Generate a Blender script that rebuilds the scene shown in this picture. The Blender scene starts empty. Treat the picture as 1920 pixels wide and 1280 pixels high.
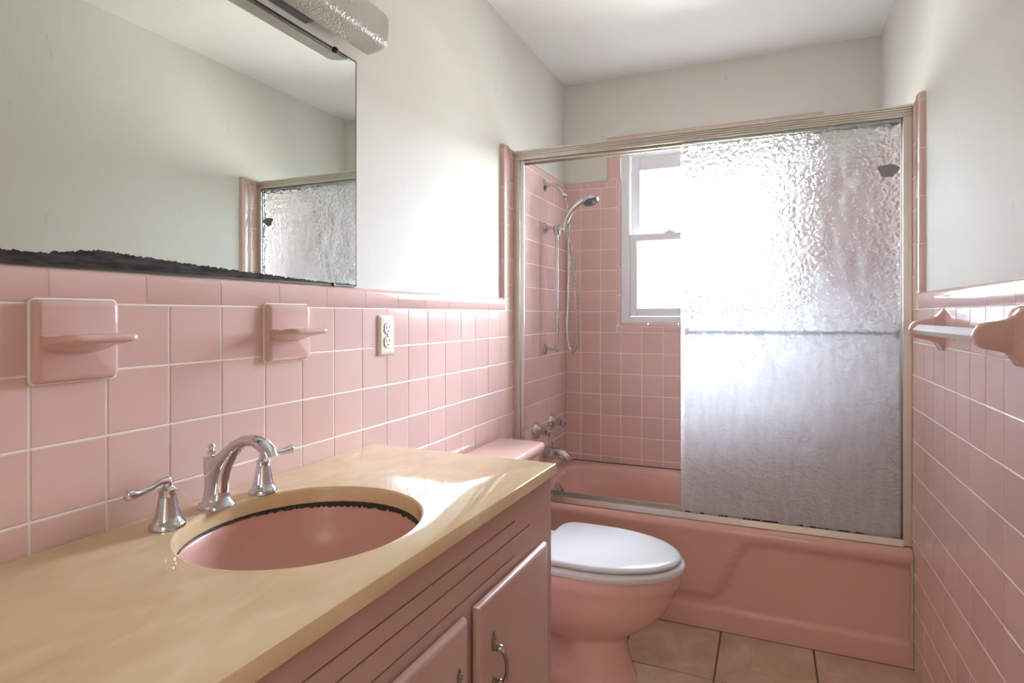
import bpy, bmesh, math, random
from math import sin, cos, pi, radians, sqrt
from mathutils import Vector, Matrix

random.seed(7)
sc = bpy.context.scene
C = sc.collection

# ------------------------------------------------------------------ camera
W, YB, ZC = 1.463, 2.4871, 2.435          # right tile face, back tile face, ceiling
YF = -1.45                                # front wall (behind the camera)
P, R0 = 0.1095, 1.199                     # tile pitch, top of the field tiles
F_PX, YAW, PITCH, ROLL = 1088.17, 0.3936, -0.0019, -0.0006
cam = bpy.data.cameras.new('camera')
cam.sensor_width = 36.0
cam.lens = F_PX / 1920 * 36
cam.shift_x = -(988.87 - 960) / 1920
cam.shift_y = -(640 - 592.51) / 1920
cam.clip_start = 0.02
camo = bpy.data.objects.new('camera', cam)
C.objects.link(camo)
fw = Vector((-sin(YAW) * cos(PITCH), cos(YAW) * cos(PITCH), sin(PITCH)))
rt = Vector((cos(YAW), sin(YAW), 0))
up = rt.cross(fw)
rt2 = rt * cos(ROLL) + up * sin(ROLL)
up2 = -rt * sin(ROLL) + up * cos(ROLL)
camo.matrix_world = Matrix(((rt2.x, up2.x, -fw.x, 1.017), (rt2.y, up2.y, -fw.y, -0.5142),
                            (rt2.z, up2.z, -fw.z, 1.1801), (0, 0, 0, 1)))
sc.camera = camo

# ------------------------------------------------------------------ world, light, exposure
wd = bpy.data.worlds.new('overcast_sky')
wd.use_nodes = True
bg = wd.node_tree.nodes['Background']
# standard overcast sky: zenith three times as bright as the horizon, ground below
SKY_Z = 99.0
wnt = wd.node_tree
wtc = wnt.nodes.new('ShaderNodeTexCoord'); wsp = wnt.nodes.new('ShaderNodeSeparateXYZ')
wrp = wnt.nodes.new('ShaderNodeValToRGB'); wmr = wnt.nodes.new('ShaderNodeMapRange')
wmr.inputs['From Min'].default_value = -1.0
wnt.links.new(wtc.outputs['Generated'], wsp.inputs[0]); wnt.links.new(wsp.outputs['Z'], wmr.inputs['Value'])
wnt.links.new(wmr.outputs['Result'], wrp.inputs['Fac']); wnt.links.new(wrp.outputs['Color'], bg.inputs['Color'])
we = wrp.color_ramp.elements
SKC = (0.82, 0.935, 1.07)
we[0].position = 0.0; we[0].color = (0.20, 0.205, 0.19, 1)
we[1].position = 1.0; we[1].color = (*SKC, 1)
_e = we.new(0.495); _e.color = (0.22, 0.225, 0.21, 1)
_e = we.new(0.505); _e.color = (*[c * 0.335 for c in SKC], 1)
bg.inputs['Strength'].default_value = SKY_Z
sc.world = wd
pl = bpy.data.lights.new('window_portal', 'AREA')
pl.shape = 'RECTANGLE'; pl.size = 0.86; pl.size_y = 0.92
pl.cycles.is_portal = True
po = bpy.data.objects.new('window_portal', pl)
po.location = (0.739, YB + 0.16, 1.6)
po.rotation_euler = (radians(-90), 0, 0)
C.objects.link(po)
sc.view_settings.view_transform = 'Standard'
sc.view_settings.look = 'None'
sc.view_settings.gamma = 1.0
sc.view_settings.exposure = 0.47
sc.view_settings.use_curve_mapping = False
sc.cycles.use_denoising = True
sc.cycles.max_bounces = 9
sc.cycles.diffuse_bounces = 5
sc.cycles.glossy_bounces = 4
sc.cycles.transmission_bounces = 8
sc.cycles.use_adaptive_sampling = True
sc.cycles.adaptive_threshold = 0.05
sc.cycles.adaptive_min_samples = 16
sc.cycles.transparent_max_bounces = 12
sc.cycles.sample_clamp_indirect = 60.0
sc.cycles.blur_glossy = 0.5
# unseen fill light, added under the hall ceiling beyond the doorway
hl = bpy.data.lights.new('hall_fill_light', 'AREA')
hl.shape = 'RECTANGLE'; hl.size = 1.6; hl.size_y = 0.5
hl.energy = 35.0; hl.color = (1.0, 0.90, 0.78)
ho = bpy.data.objects.new('hall_fill_light', hl)
ho.location = (1.0, -2.15, 2.395)
C.objects.link(ho)

# ------------------------------------------------------------------ materials
def new_mat(name):
    m = bpy.data.materials.new(name)
    m.use_nodes = True
    nt = m.node_tree
    return m, nt, nt.nodes['Principled BSDF']

def N(nt, t, **kw):
    n = nt.nodes.new(t)
    for k, v in kw.items():
        if k in n.inputs: n.inputs[k].default_value = v
        else: setattr(n, k, v)
    return n

def lk(nt, a, b): nt.links.new(a, b)

def texco(nt, kind='Object'):
    return N(nt, 'ShaderNodeTexCoord').outputs[kind]

def bump(nt, bs, height, strength=0.2, dist=0.002):
    b = N(nt, 'ShaderNodeBump', Strength=strength, Distance=dist)
    lk(nt, height, b.inputs['Height'])
    lk(nt, b.outputs['Normal'], bs.inputs['Normal'])
    return b

def simple(name, col, rough=0.4, metal=0.0, coat=0.0, var=0.06, scale=6.0, bumps=0.0, bscale=60, spec=0.5):
    """base colour with a soft noise variation, optional fine relief"""
    m, nt, bs = new_mat(name)
    nz = N(nt, 'ShaderNodeTexNoise', Scale=scale, Detail=4.0)
    lk(nt, N(nt, 'ShaderNodeNewGeometry').outputs['Position'], nz.inputs['Vector'])
    mix = N(nt, 'ShaderNodeMix', data_type='RGBA')
    mix.inputs['A'].default_value = (*[c * (1 - var) for c in col], 1)
    mix.inputs['B'].default_value = (*[min(1, c * (1 + var)) for c in col], 1)
    lk(nt, nz.outputs['Fac'], mix.inputs['Factor'])
    lk(nt, mix.outputs['Result'], bs.inputs['Base Color'])
    bs.inputs['Roughness'].default_value = rough
    bs.inputs['Metallic'].default_value = metal
    bs.inputs['Coat Weight'].default_value = coat
    bs.inputs['Specular IOR Level'].default_value = spec
    if bumps:
        n2 = N(nt, 'ShaderNodeTexNoise', Scale=bscale, Detail=3.0)
        lk(nt, N(nt, 'ShaderNodeNewGeometry').outputs['Position'], n2.inputs['Vector'])
        bump(nt, bs, n2.outputs['Fac'], bumps)
    return m

def tile_mat(name, col, rough=0.13, wave=0.05):
    m, nt, bs = new_mat(name)
    oi = N(nt, 'ShaderNodeObjectInfo')
    hsv = N(nt, 'ShaderNodeHueSaturation')
    hsv.inputs['Color'].default_value = (*col, 1)
    mr = N(nt, 'ShaderNodeMapRange'); mr.inputs['To Min'].default_value = 0.955; mr.inputs['To Max'].default_value = 1.04
    lk(nt, oi.outputs['Random'], mr.inputs['Value'])
    lk(nt, mr.outputs['Result'], hsv.inputs['Value'])
    lk(nt, hsv.outputs['Color'], bs.inputs['Base Color'])
    bs.inputs['Roughness'].default_value = rough
    n2 = N(nt, 'ShaderNodeTexNoise', Scale=22.0, Detail=2.0)
    lk(nt, N(nt, 'ShaderNodeNewGeometry').outputs['Position'], n2.inputs['Vector'])
    bump(nt, bs, n2.outputs['Fac'], wave, 0.004)
    return m

def paint_mat(name, col, rough, brush=True):
    m, nt, bs = new_mat(name)
    g = N(nt, 'ShaderNodeNewGeometry')
    nz = N(nt, 'ShaderNodeTexNoise', Scale=2.2, Detail=5.0)
    lk(nt, g.outputs['Position'], nz.inputs['Vector'])
    mix = N(nt, 'ShaderNodeMix', data_type='RGBA')
    mix.inputs['A'].default_value = (*[c * 0.965 for c in col], 1)
    mix.inputs['B'].default_value = (*[min(1, c * 1.02) for c in col], 1)
    lk(nt, nz.outputs['Fac'], mix.inputs['Factor'])
    lk(nt, mix.outputs['Result'], bs.inputs['Base Color'])
    bs.inputs['Specular IOR Level'].default_value = 0.06
    mps = N(nt, 'ShaderNodeMapping'); mps.inputs['Scale'].default_value = (9, 9, 2.2)
    lk(nt, g.outputs['Position'], mps.inputs['Vector'])
    ns = N(nt, 'ShaderNodeTexNoise', Scale=3.2, Detail=6.0, Roughness=0.6); lk(nt, mps.outputs['Vector'], ns.inputs['Vector'])
    rs_ = N(nt, 'ShaderNodeValToRGB'); rs_.color_ramp.elements[0].position = 0.66; rs_.color_ramp.elements[1].position = 0.76
    lk(nt, ns.outputs['Fac'], rs_.inputs['Fac'])
    mx2 = N(nt, 'ShaderNodeMix', data_type='RGBA'); mx2.inputs['B'].default_value = (*[c * 0.84 for c in col], 1)
    lk(nt, rs_.outputs['Color'], mx2.inputs['Factor']); lk(nt, mix.outputs['Result'], mx2.inputs['A']); lk(nt, mx2.outputs['Result'], bs.inputs['Base Color'])
    bs.inputs['Roughness'].default_value = rough
    mp = N(nt, 'ShaderNodeMapping'); mp.inputs['Scale'].default_value = (30, 30, 4)
    lk(nt, g.outputs['Position'], mp.inputs['Vector'])
    n2 = N(nt, 'ShaderNodeTexNoise', Scale=3.0, Detail=6.0)
    lk(nt, mp.outputs['Vector'], n2.inputs['Vector'])
    bump(nt, bs, n2.outputs['Fac'], 0.12, 0.003)
    return m

def ceiling_mat():
    m, nt, bs = new_mat('ceiling_texture_paint')
    bs.inputs['Base Color'].default_value = (0.87, 0.865, 0.85, 1)
    bs.inputs['Roughness'].default_value = 0.6
    g = N(nt, 'ShaderNodeNewGeometry')
    n1 = N(nt, 'ShaderNodeTexNoise', Scale=38.0, Detail=4.0, Distortion=2.5)
    lk(nt, g.outputs['Position'], n1.inputs['Vector'])
    cr = N(nt, 'ShaderNodeValToRGB')
    cr.color_ramp.elements[0].position = 0.56; cr.color_ramp.elements[1].position = 0.64
    lk(nt, n1.outputs['Fac'], cr.inputs['Fac'])
    bump(nt, bs, cr.outputs['Color'], 0.30, 0.003)
    return m

def metal(name, col, rough=0.12, brushed=False):
    m, nt, bs = new_mat(name)
    bs.inputs['Metallic'].default_value = 1.0
    nz = N(nt, 'ShaderNodeTexNoise', Scale=35.0, Detail=3.0)
    lk(nt, N(nt, 'ShaderNodeNewGeometry').outputs['Position'], nz.inputs['Vector'])
    mix = N(nt, 'ShaderNodeMix', data_type='RGBA')
    mix.inputs['A'].default_value = (*[c * 0.88 for c in col], 1)
    mix.inputs['B'].default_value = (*col, 1)
    lk(nt, nz.outputs['Fac'], mix.inputs['Factor'])
    lk(nt, mix.outputs['Result'], bs.inputs['Base Color'])
    mr = N(nt, 'ShaderNodeMapRange'); mr.inputs['To Min'].default_value = rough * 0.7; mr.inputs['To Max'].default_value = rough * 1.5
    lk(nt, nz.outputs['Fac'], mr.inputs['Value'])
    lk(nt, mr.outputs['Result'], bs.inputs['Roughness'])
    return m

def floor_tile_mat():
    m, nt, bs = new_mat('beige_stone_floor_tile')
    g = N(nt, 'ShaderNodeNewGeometry')
    oi = N(nt, 'ShaderNodeObjectInfo')
    add = N(nt, 'ShaderNodeVectorMath', operation='ADD')
    cmb = N(nt, 'ShaderNodeCombineXYZ')
    mu = N(nt, 'ShaderNodeMath', operation='MULTIPLY'); mu.inputs[1].default_value = 30
    lk(nt, oi.outputs['Random'], mu.inputs[0]); lk(nt, mu.outputs[0], cmb.inputs['Z'])
    lk(nt, g.outputs['Position'], add.inputs[0]); lk(nt, cmb.outputs[0], add.inputs[1])
    n1 = N(nt, 'ShaderNodeTexNoise', Scale=9.0, Detail=7.0, Roughness=0.62, Distortion=0.6)
    lk(nt, add.outputs[0], n1.inputs['Vector'])
    cr = N(nt, 'ShaderNodeValToRGB')
    e = cr.color_ramp.elements
    e[0].position = 0.3; e[0].color = (0.47, 0.30, 0.205, 1)
    e[1].position = 0.72; e[1].color = (0.68, 0.50, 0.38, 1)
    lk(nt, n1.outputs['Fac'], cr.inputs['Fac'])
    lk(nt, cr.outputs['Color'], bs.inputs['Base Color'])
    bs.inputs['Roughness'].default_value = 0.42
    bump(nt, bs, n1.outputs['Fac'], 0.12, 0.003)
    return m

def marble_mat():
    """yellowed cultured marble with paler swirls"""
    m, nt, bs = new_mat('yellowed_cultured_marble')
    g = N(nt, 'ShaderNodeNewGeometry')
    mp = N(nt, 'ShaderNodeMapping'); mp.inputs['Scale'].default_value = (5, 2.2, 4); mp.inputs['Rotation'].default_value = (0, 0, 0.5)
    lk(nt, g.outputs['Position'], mp.inputs['Vector'])
    n1 = N(nt, 'ShaderNodeTexNoise', Scale=2.2, Detail=6.0, Roughness=0.55, Distortion=1.6)
    lk(nt, mp.outputs['Vector'], n1.inputs['Vector'])
    cr = N(nt, 'ShaderNodeValToRGB')
    e = cr.color_ramp.elements
    e[0].position = 0.28; e[0].color = (0.66, 0.475, 0.275, 1)
    e[1].position = 0.75; e[1].color = (0.77, 0.61, 0.41, 1)
    x = e.new(0.55); x.color = (0.71, 0.535, 0.33, 1)
    lk(nt, n1.outputs['Fac'], cr.inputs['Fac'])
    lk(nt, cr.outputs['Color'], bs.inputs['Base Color'])
    bs.inputs['Roughness'].default_value = 0.055
    bs.inputs['IOR'].default_value = 1.55
    n2 = N(nt, 'ShaderNodeTexNoise', Scale=18.0, Detail=2.0)
    lk(nt, g.outputs['Position'], n2.inputs['Vector'])
    bump(nt, bs, n2.outputs['Fac'], 0.015, 0.003)
    return m

def obscure_glass_mat(name, f0, f1, seed=0.0):
    m = bpy.data.materials.new(name)
    m.use_nodes = True
    nt = m.node_tree; nt.nodes.clear()
    out = N(nt, 'ShaderNodeOutputMaterial')
    g = N(nt, 'ShaderNodeNewGeometry')
    gl = N(nt, 'ShaderNodeBsdfGlass', IOR=1.46, Roughness=0.03)
    gl.inputs['Color'].default_value = (0.985, 0.992, 0.995, 1)
    sp_ = N(nt, 'ShaderNodeSeparateXYZ'); lk(nt, g.outputs['Position'], sp_.inputs[0])
    cb = N(nt, 'ShaderNodeCombineXYZ'); lk(nt, sp_.outputs['X'], cb.inputs['X']); lk(nt, sp_.outputs['Z'], cb.inputs['Y'])
    mp = N(nt, 'ShaderNodeMapping'); mp.inputs['Scale'].default_value = (1.0, 1.15, 1.0); mp.inputs['Location'].default_value = (seed, seed * 0.7, 0)
    lk(nt, cb.outputs[0], mp.inputs['Vector'])
    nw = N(nt, 'ShaderNodeTexNoise', noise_dimensions='2D', Scale=30.0, Detail=0.0)
    lk(nt, mp.outputs['Vector'], nw.inputs['Vector'])
    ws = N(nt, 'ShaderNodeVectorMath', operation='SCALE'); ws.inputs['Scale'].default_value = 0.022
    lk(nt, nw.outputs['Color'], ws.inputs[0])
    wa = N(nt, 'ShaderNodeVectorMath', operation='ADD'); lk(nt, mp.outputs['Vector'], wa.inputs[0]); lk(nt, ws.outputs[0], wa.inputs[1])
    v1 = N(nt, 'ShaderNodeTexVoronoi', voronoi_dimensions='2D', feature='SMOOTH_F1'); v1.inputs['Scale'].default_value = 60.0; v1.inputs['Smoothness'].default_value = 0.45
    lk(nt, wa.outputs[0], v1.inputs['Vector'])
    # the rolled relief is on one face of the sheet only
    sn = N(nt, 'ShaderNodeSeparateXYZ'); lk(nt, g.outputs['True Normal'], sn.inputs[0])
    ab = N(nt, 'ShaderNodeMath', operation='MULTIPLY'); ab.inputs[1].default_value = 1.0
    fs_ = N(nt, 'ShaderNodeMath', operation='MULTIPLY_ADD'); fs_.inputs[1].default_value = -2.0; fs_.inputs[2].default_value = 1.0
    lk(nt, g.outputs['Backfacing'], fs_.inputs[0]); lk(nt, fs_.outputs[0], ab.inputs[0]); lk(nt, sn.outputs['Y'], ab.inputs[1])
    lt_ = N(nt, 'ShaderNodeMath', operation='LESS_THAN'); lt_.inputs[1].default_value = 0.0
    lk(nt, ab.outputs[0], lt_.inputs[0])
    hm = N(nt, 'ShaderNodeMath', operation='MULTIPLY'); lk(nt, v1.outputs['Distance'], hm.inputs[0]); lk(nt, lt_.outputs[0], hm.inputs[1])
    b = N(nt, 'ShaderNodeBump', Strength=0.8, Distance=0.0045)
    lk(nt, hm.outputs[0], b.inputs['Height'])
    lk(nt, b.outputs['Normal'], gl.inputs['Normal'])
    # soap film: heavier on the lower half, in blotches and runs
    tr = N(nt, 'ShaderNodeBsdfTranslucent'); tr.inputs['Color'].default_value = (0.93, 0.92, 0.95, 1)
    df = N(nt, 'ShaderNodeBsdfDiffuse'); df.inputs['Color'].default_value = (0.88, 0.87, 0.90, 1)
    film = N(nt, 'ShaderNodeMixShader'); film.inputs[0].default_value = 0.45
    lk(nt, tr.outputs[0], film.inputs[1]); lk(nt, df.outputs[0], film.inputs[2])
    lk(nt, b.outputs['Normal'], tr.inputs['Normal']); lk(nt, b.outputs['Normal'], df.inputs['Normal'])
    sx = N(nt, 'ShaderNodeSeparateXYZ'); lk(nt, g.outputs['Position'], sx.inputs[0])
    mr = N(nt, 'ShaderNodeMapRange'); mr.interpolation_type = 'SMOOTHSTEP'
    mr.inputs['From Min'].default_value = 1.45; mr.inputs['From Max'].default_value = 0.65
    mr.inputs['To Min'].default_value = f0; mr.inputs['To Max'].default_value = f1
    lk(nt, sx.outputs['Z'], mr.inputs['Value'])
    mp2 = N(nt, 'ShaderNodeMapping'); mp2.inputs['Scale'].default_value = (24, 1, 7)
    lk(nt, g.outputs['Position'], mp2.inputs['Vector'])
    n3 = N(nt, 'ShaderNodeTexNoise', Scale=1.6, Detail=5.0)
    lk(nt, mp2.outputs['Vector'], n3.inputs['Vector'])
    mm = N(nt, 'ShaderNodeMath', operation='MULTIPLY_ADD'); mm.inputs[1].default_value = 0.3
    sub = N(nt, 'ShaderNodeMath', operation='SUBTRACT'); sub.inputs[1].default_value = 0.5
    lk(nt, n3.outputs['Fac'], sub.inputs[0]); lk(nt, sub.outputs[0], mm.inputs[0]); lk(nt, mr.outputs['Result'], mm.inputs[2])
    cl = N(nt, 'ShaderNodeClamp'); lk(nt, mm.outputs[0], cl.inputs['Value'])
    mx = N(nt, 'ShaderNodeMixShader')
    lk(nt, cl.outputs['Result'], mx.inputs[0]); lk(nt, gl.outputs[0], mx.inputs[1]); lk(nt, film.outputs[0], mx.inputs[2])
    lk(nt, mx.outputs[0], out.inputs['Surface'])
    return m

def clear_pane_mat():
    m = bpy.data.materials.new('clear_window_glass')
    m.use_nodes = True
    nt = m.node_tree; nt.nodes.clear()
    out = N(nt, 'ShaderNodeOutputMaterial')
    t = N(nt, 'ShaderNodeBsdfTransparent'); t.inputs['Color'].default_value = (0.97, 0.98, 0.98, 1)
    gs = N(nt, 'ShaderNodeBsdfGlossy', Roughness=0.02)
    fr = N(nt, 'ShaderNodeFresnel', IOR=1.45)
    mx = N(nt, 'ShaderNodeMixShader')
    lk(nt, fr.outputs[0], mx.inputs[0]); lk(nt, t.outputs[0], mx.inputs[1]); lk(nt, gs.outputs[0], mx.inputs[2])
    lk(nt, mx.outputs[0], out.inputs['Surface'])
    return m

def mirror_mat():
    """silvered glass whose lower edge has lost its silver in a ragged black band"""
    m = bpy.data.materials.new('aged_mirror_glass')
    m.use_nodes = True
    nt = m.node_tree; nt.nodes.clear()
    out = N(nt, 'ShaderNodeOutputMaterial')
    g = N(nt, 'ShaderNodeNewGeometry')
    gl = N(nt, 'ShaderNodeBsdfGlossy', Roughness=0.004); gl.inputs['Color'].default_value = (0.83, 0.875, 0.825, 1)
    bk = N(nt, 'ShaderNodeBsdfPrincipled', Roughness=0.16)
    n0 = N(nt, 'ShaderNodeTexNoise', Scale=26.0, Detail=5.0)
    mp0 = N(nt, 'ShaderNodeMapping'); mp0.inputs['Scale'].default_value = (1, 1, 5)
    lk(nt, g.outputs['Position'], mp0.inputs['Vector']); lk(nt, mp0.outputs['Vector'], n0.inputs['Vector'])
    c0 = N(nt, 'ShaderNodeValToRGB')
    c0.color_ramp.elements[0].position = 0.35; c0.color_ramp.elements[0].color = (0.022, 0.018, 0.02, 1)
    c0.color_ramp.elements[1].position = 0.7; c0.color_ramp.elements[1].color = (0.07, 0.07, 0.075, 1)
    lk(nt, n0.outputs['Fac'], c0.inputs['Fac']); lk(nt, c0.outputs['Color'], bk.inputs['Base Color'])
    sx = N(nt, 'ShaderNodeSeparateXYZ'); lk(nt, g.outputs['Position'], sx.inputs[0])
    fc = N(nt, 'ShaderNodeValToRGB')       # band height along the mirror
    el = fc.color_ramp.elements
    el[0].position = 0.0; el[0].color = (0.22,) * 3 + (1,)
    el[1].position = 1.0; el[1].color = (0.06,) * 3 + (1,)
    for p_, h_ in ((0.36, 0.20), (0.44, 0.33), (0.55, 0.245), (0.70, 0.165), (0.86, 0.09)):
        q = el.new(p_); q.color = (h_, h_, h_, 1)
    mr = N(nt, 'ShaderNodeMapRange'); mr.inputs['From Min'].default_value = -0.40; mr.inputs['From Max'].default_value = 0.76
    lk(nt, sx.outputs['Y'], mr.inputs['Value']); lk(nt, mr.outputs['Result'], fc.inputs['Fac'])
    sc_ = N(nt, 'ShaderNodeMath', operation='MULTIPLY'); sc_.inputs[1].default_value = 0.1
    lk(nt, fc.outputs['Color'], sc_.inputs[0])
    nz = N(nt, 'ShaderNodeTexNoise', Scale=85.0, Detail=6.0, Roughness=0.65)
    lk(nt, g.outputs['Position'], nz.inputs['Vector'])
    ns = N(nt, 'ShaderNodeMath', operation='MULTIPLY_ADD'); ns.inputs[1].default_value = 0.014; ns.inputs[2].default_value = -0.007
    lk(nt, nz.outputs['Fac'], ns.inputs[0])
    lim = N(nt, 'ShaderNodeMath', operation='ADD')
    lk(nt, sc_.outputs[0], lim.inputs[0]); lk(nt, ns.outputs[0], lim.inputs[1])
    zz = N(nt, 'ShaderNodeMath', operation='SUBTRACT'); zz.inputs[1].default_value = 1.256
    lk(nt, sx.outputs['Z'], zz.inputs[0])
    lt = N(nt, 'ShaderNodeMath', operation='LESS_THAN')
    lk(nt, zz.outputs[0], lt.inputs[0]); lk(nt, lim.outputs[0], lt.inputs[1])
    mx = N(nt, 'ShaderNodeMixShader')
    lk(nt, lt.outputs[0], mx.inputs[0]); lk(nt, gl.outputs[0], mx.inputs[1]); lk(nt, bk.outputs[0], mx.inputs[2])
    lk(nt, mx.outputs[0], out.inputs['Surface'])
    return m

def acrylic_mat():
    m, nt, bs = new_mat('frosted_ribbed_acrylic')
    bs.inputs['Base Color'].default_value = (0.66, 0.62, 0.57, 1)
    bs.inputs['Roughness'].default_value = 0.3
    bs.inputs['Transmission Weight'].default_value = 0.35
    v = N(nt, 'ShaderNodeTexVoronoi', Scale=170.0)
    lk(nt, N(nt, 'ShaderNodeNewGeometry').outputs['Position'], v.inputs['Vector'])
    bump(nt, bs, v.outputs['Distance'], 0.35, 0.003)
    return m

M = dict(
    tile=tile_mat('pink_glazed_tile', (0.735, 0.505, 0.46)),
    cap=tile_mat('pink_glazed_trim_tile', (0.735, 0.50, 0.46), 0.10),
    grout=simple('cream_grout', (0.90, 0.84, 0.79), 0.8, var=0.07, scale=25, bumps=0.2, bscale=300),
    fgrout=simple('grey_brown_floor_grout', (0.16, 0.12, 0.09), 0.85, var=0.2, scale=20),
    ftile=floor_tile_mat(),
    wall=paint_mat('cream_satin_wall_paint', (0.745, 0.725, 0.68), 0.54),
    ceil=ceiling_mat(),
    tub=simple('salmon_porcelain_enamel', (0.745, 0.455, 0.39), 0.12, var=0.03, scale=3),
    toilet=simple('salmon_vitreous_china', (0.73, 0.465, 0.41), 0.10, var=0.02, scale=3),
    ceramic=simple('pink_ceramic_fitting', (0.72, 0.475, 0.435), 0.10, var=0.03, scale=12),
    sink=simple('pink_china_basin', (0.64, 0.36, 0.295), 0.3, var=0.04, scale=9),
    seat=simple('white_plastic_seat', (0.66, 0.67, 0.69), 0.12, var=0.01),
    marble=marble_mat(),
    cab=simple('mauve_pink_painted_wood', (0.52, 0.335, 0.295), 0.22, var=0.05, scale=8, bumps=0.06, bscale=45),
    cabin=simple('bare_dark_wood', (0.12, 0.075, 0.05), 0.8, var=0.2),
    chrome=metal('polished_chrome', (0.70, 0.71, 0.74), 0.07),
    dchrome=metal('worn_chrome', (0.64, 0.635, 0.66), 0.16),
    alu=metal('champagne_anodised_aluminium', (0.79, 0.755, 0.70), 0.3),
    alub=metal('blue_lit_aluminium_strip', (0.80, 0.84, 0.87), 0.3),  # bluish light on the inner jamb put into the metal colour
    pewter=metal('tarnished_pewter', (0.36, 0.33, 0.27), 0.3),
    brass=metal('aged_bronze', (0.10, 0.07, 0.05), 0.4),
    mirror=mirror_mat(),
    glass=obscure_glass_mat('filmed_hammered_glass', 0.08, 0.78), glass2=obscure_glass_mat('clean_hammered_glass', 0.0, 0.12, 3.7),
    pane=clear_pane_mat(),
    vinyl=simple('white_window_vinyl', (0.86, 0.86, 0.88), 0.35, var=0.02),
    ivory=simple('ivory_plastic', (0.82, 0.78, 0.64), 0.3, var=0.03),
    slot=simple('dark_slot', (0.03, 0.025, 0.02), 0.7),
    mould=simple('black_mould_caulk', (0.045, 0.036, 0.028), 0.7, var=0.7, scale=120, bumps=0.5, bscale=200),
    acrylic=acrylic_mat(),
    fixmetal=simple('dull_grey_violet_metal', (0.11, 0.10, 0.125), 0.45, var=0.15),
    whitebar=simple('pearly_white_bar', (0.92, 0.93, 0.95), 0.15, var=0.02),
    aqua=simple('aqua_tinted_bar', (0.55, 0.70, 0.73), 0.25, var=0.08),
    edge=simple('aqua_glass_edge', (0.42, 0.66, 0.68), 0.25, var=0.2, scale=40),
    film=simple('smoky_grey_patch', (0.42, 0.40, 0.41), 0.6, var=0.1),
    door=simple('white_door_paint', (0.75, 0.73, 0.68), 0.4, var=0.02),
    caulk=simple('yellowed_caulk', (0.62, 0.5, 0.38), 0.6, var=0.25, scale=60),
)

# ------------------------------------------------------------------ mesh helpers
class MB:
    def __init__(s): s.v = []; s.f = []
    def add(s, vs, fs):
        o = len(s.v); s.v += [tuple(p) for p in vs]; s.f += [tuple(i + o for i in f) for f in fs]; return s
    def box(s, x0, x1, y0, y1, z0, z1):
        return s.add([(x0, y0, z0), (x1, y0, z0), (x1, y1, z0), (x0, y1, z0), (x0, y0, z1), (x1, y0, z1), (x1, y1, z1), (x0, y1, z1)],
                     [(0, 3, 2, 1), (4, 5, 6, 7), (0, 1, 5, 4), (1, 2, 6, 5), (2, 3, 7, 6), (3, 0, 4, 7)])
    def bbox(s, x0, x1, y0, y1, z0, z1, b=0.004, seg=2):
        bm = bmesh.new()
        t = MB().box(x0, x1, y0, y1, z0, z1)
        vv = [bm.verts.new(p) for p in t.v]
        for f in t.f: bm.faces.new([vv[i] for i in f])
        bmesh.ops.bevel(bm, geom=list(bm.edges), offset=b, segments=seg, profile=0.5, affect='EDGES')
        bm.verts.index_update()
        s.add([v.co[:] for v in bm.verts], [[v.index for v in f.verts] for f in bm.faces])
        bm.free(); return s
    def rings(s, rs, cap0=True, cap1=True, closed=True):
        n = len(rs[0]); vs = [p for r in rs for p in r]; fs = []
        for i in range(len(rs) - 1):
            for j in range(n if closed else n - 1):
                k = (j + 1) % n
                fs.append((i * n + j, i * n + k, (i + 1) * n + k, (i + 1) * n + j))
        if cap0: fs.append(tuple(range(n - 1, -1, -1)))
        if cap1: fs.append(tuple((len(rs) - 1) * n + j for j in range(n)))
        return s.add(vs, fs)
    def tube(s, pts, rad, n=12, cap=True):
        pts = [Vector(p) for p in pts]
        rad = rad if isinstance(rad, (list, tuple)) else [rad] * len(pts)
        rs = []; ref = None
        for i, p in enumerate(pts):
            t = (pts[min(i + 1, len(pts) - 1)] - pts[max(i - 1, 0)]).normalized()
            if ref is None:
                ref = Vector((0, 0, 1)) if abs(t.z) < 0.9 else Vector((1, 0, 0))
            a = (ref - t * ref.dot(t)).normalized(); ref = a
            b = t.cross(a)
            rs.append([p + (a * cos(2 * pi * k / n) + b * sin(2 * pi * k / n)) * rad[i] for k in range(n)])
        return s.rings(rs, cap, cap)
    def lathe(s, prof, origin, axis=(0, 0, 1), n=24):
        ax = Vector(axis).normalized()
        a = Vector((1, 0, 0)) if abs(ax.x) < 0.9 else Vector((0, 1, 0))
        a = (a - ax * a.dot(ax)).normalized(); b = ax.cross(a); o = Vector(origin)
        rs = [[o + ax * h + (a * cos(2 * pi * k / n) + b * sin(2 * pi * k / n)) * max(r, 1e-4) for k in range(n)] for r, h in prof]
        return s.rings(rs)
    def prism(s, poly, fn, d0, d1):
        """2D polygon extruded from d0 to d1; fn(a,b,d) -> xyz"""
        n = len(poly)
        return s.rings([[fn(a, b, d0) for a, b in poly], [fn(a, b, d1) for a, b in poly]])
    def build(s, name, mat, parent=None, smooth=35):
        me = bpy.data.meshes.new(name)
        me.from_pydata(s.v, [], s.f)
        bm = bmesh.new(); bm.from_mesh(me)
        bmesh.ops.recalc_face_normals(bm, faces=bm.faces)
        bm.to_mesh(me); bm.free()
        if smooth:
            for p in me.polygons: p.use_smooth = True
            me.set_sharp_from_angle(angle=radians(smooth))
        me.materials.append(mat)
        o = bpy.data.objects.new(name, me)
        C.objects.link(o)
        if parent: o.parent = parent
        return o

def thing(name, label, cat, loc=(0, 0, 0), group=None):
    o = bpy.data.objects.new(name, None); C.objects.link(o)
    o.empty_display_size = 0.05
    o.location = loc; o['label'] = label; o['category'] = cat
    if group: o['group'] = group
    o['_l'] = 0; del o['_l']
    bpy.context.view_layer.update()
    return o

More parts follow.
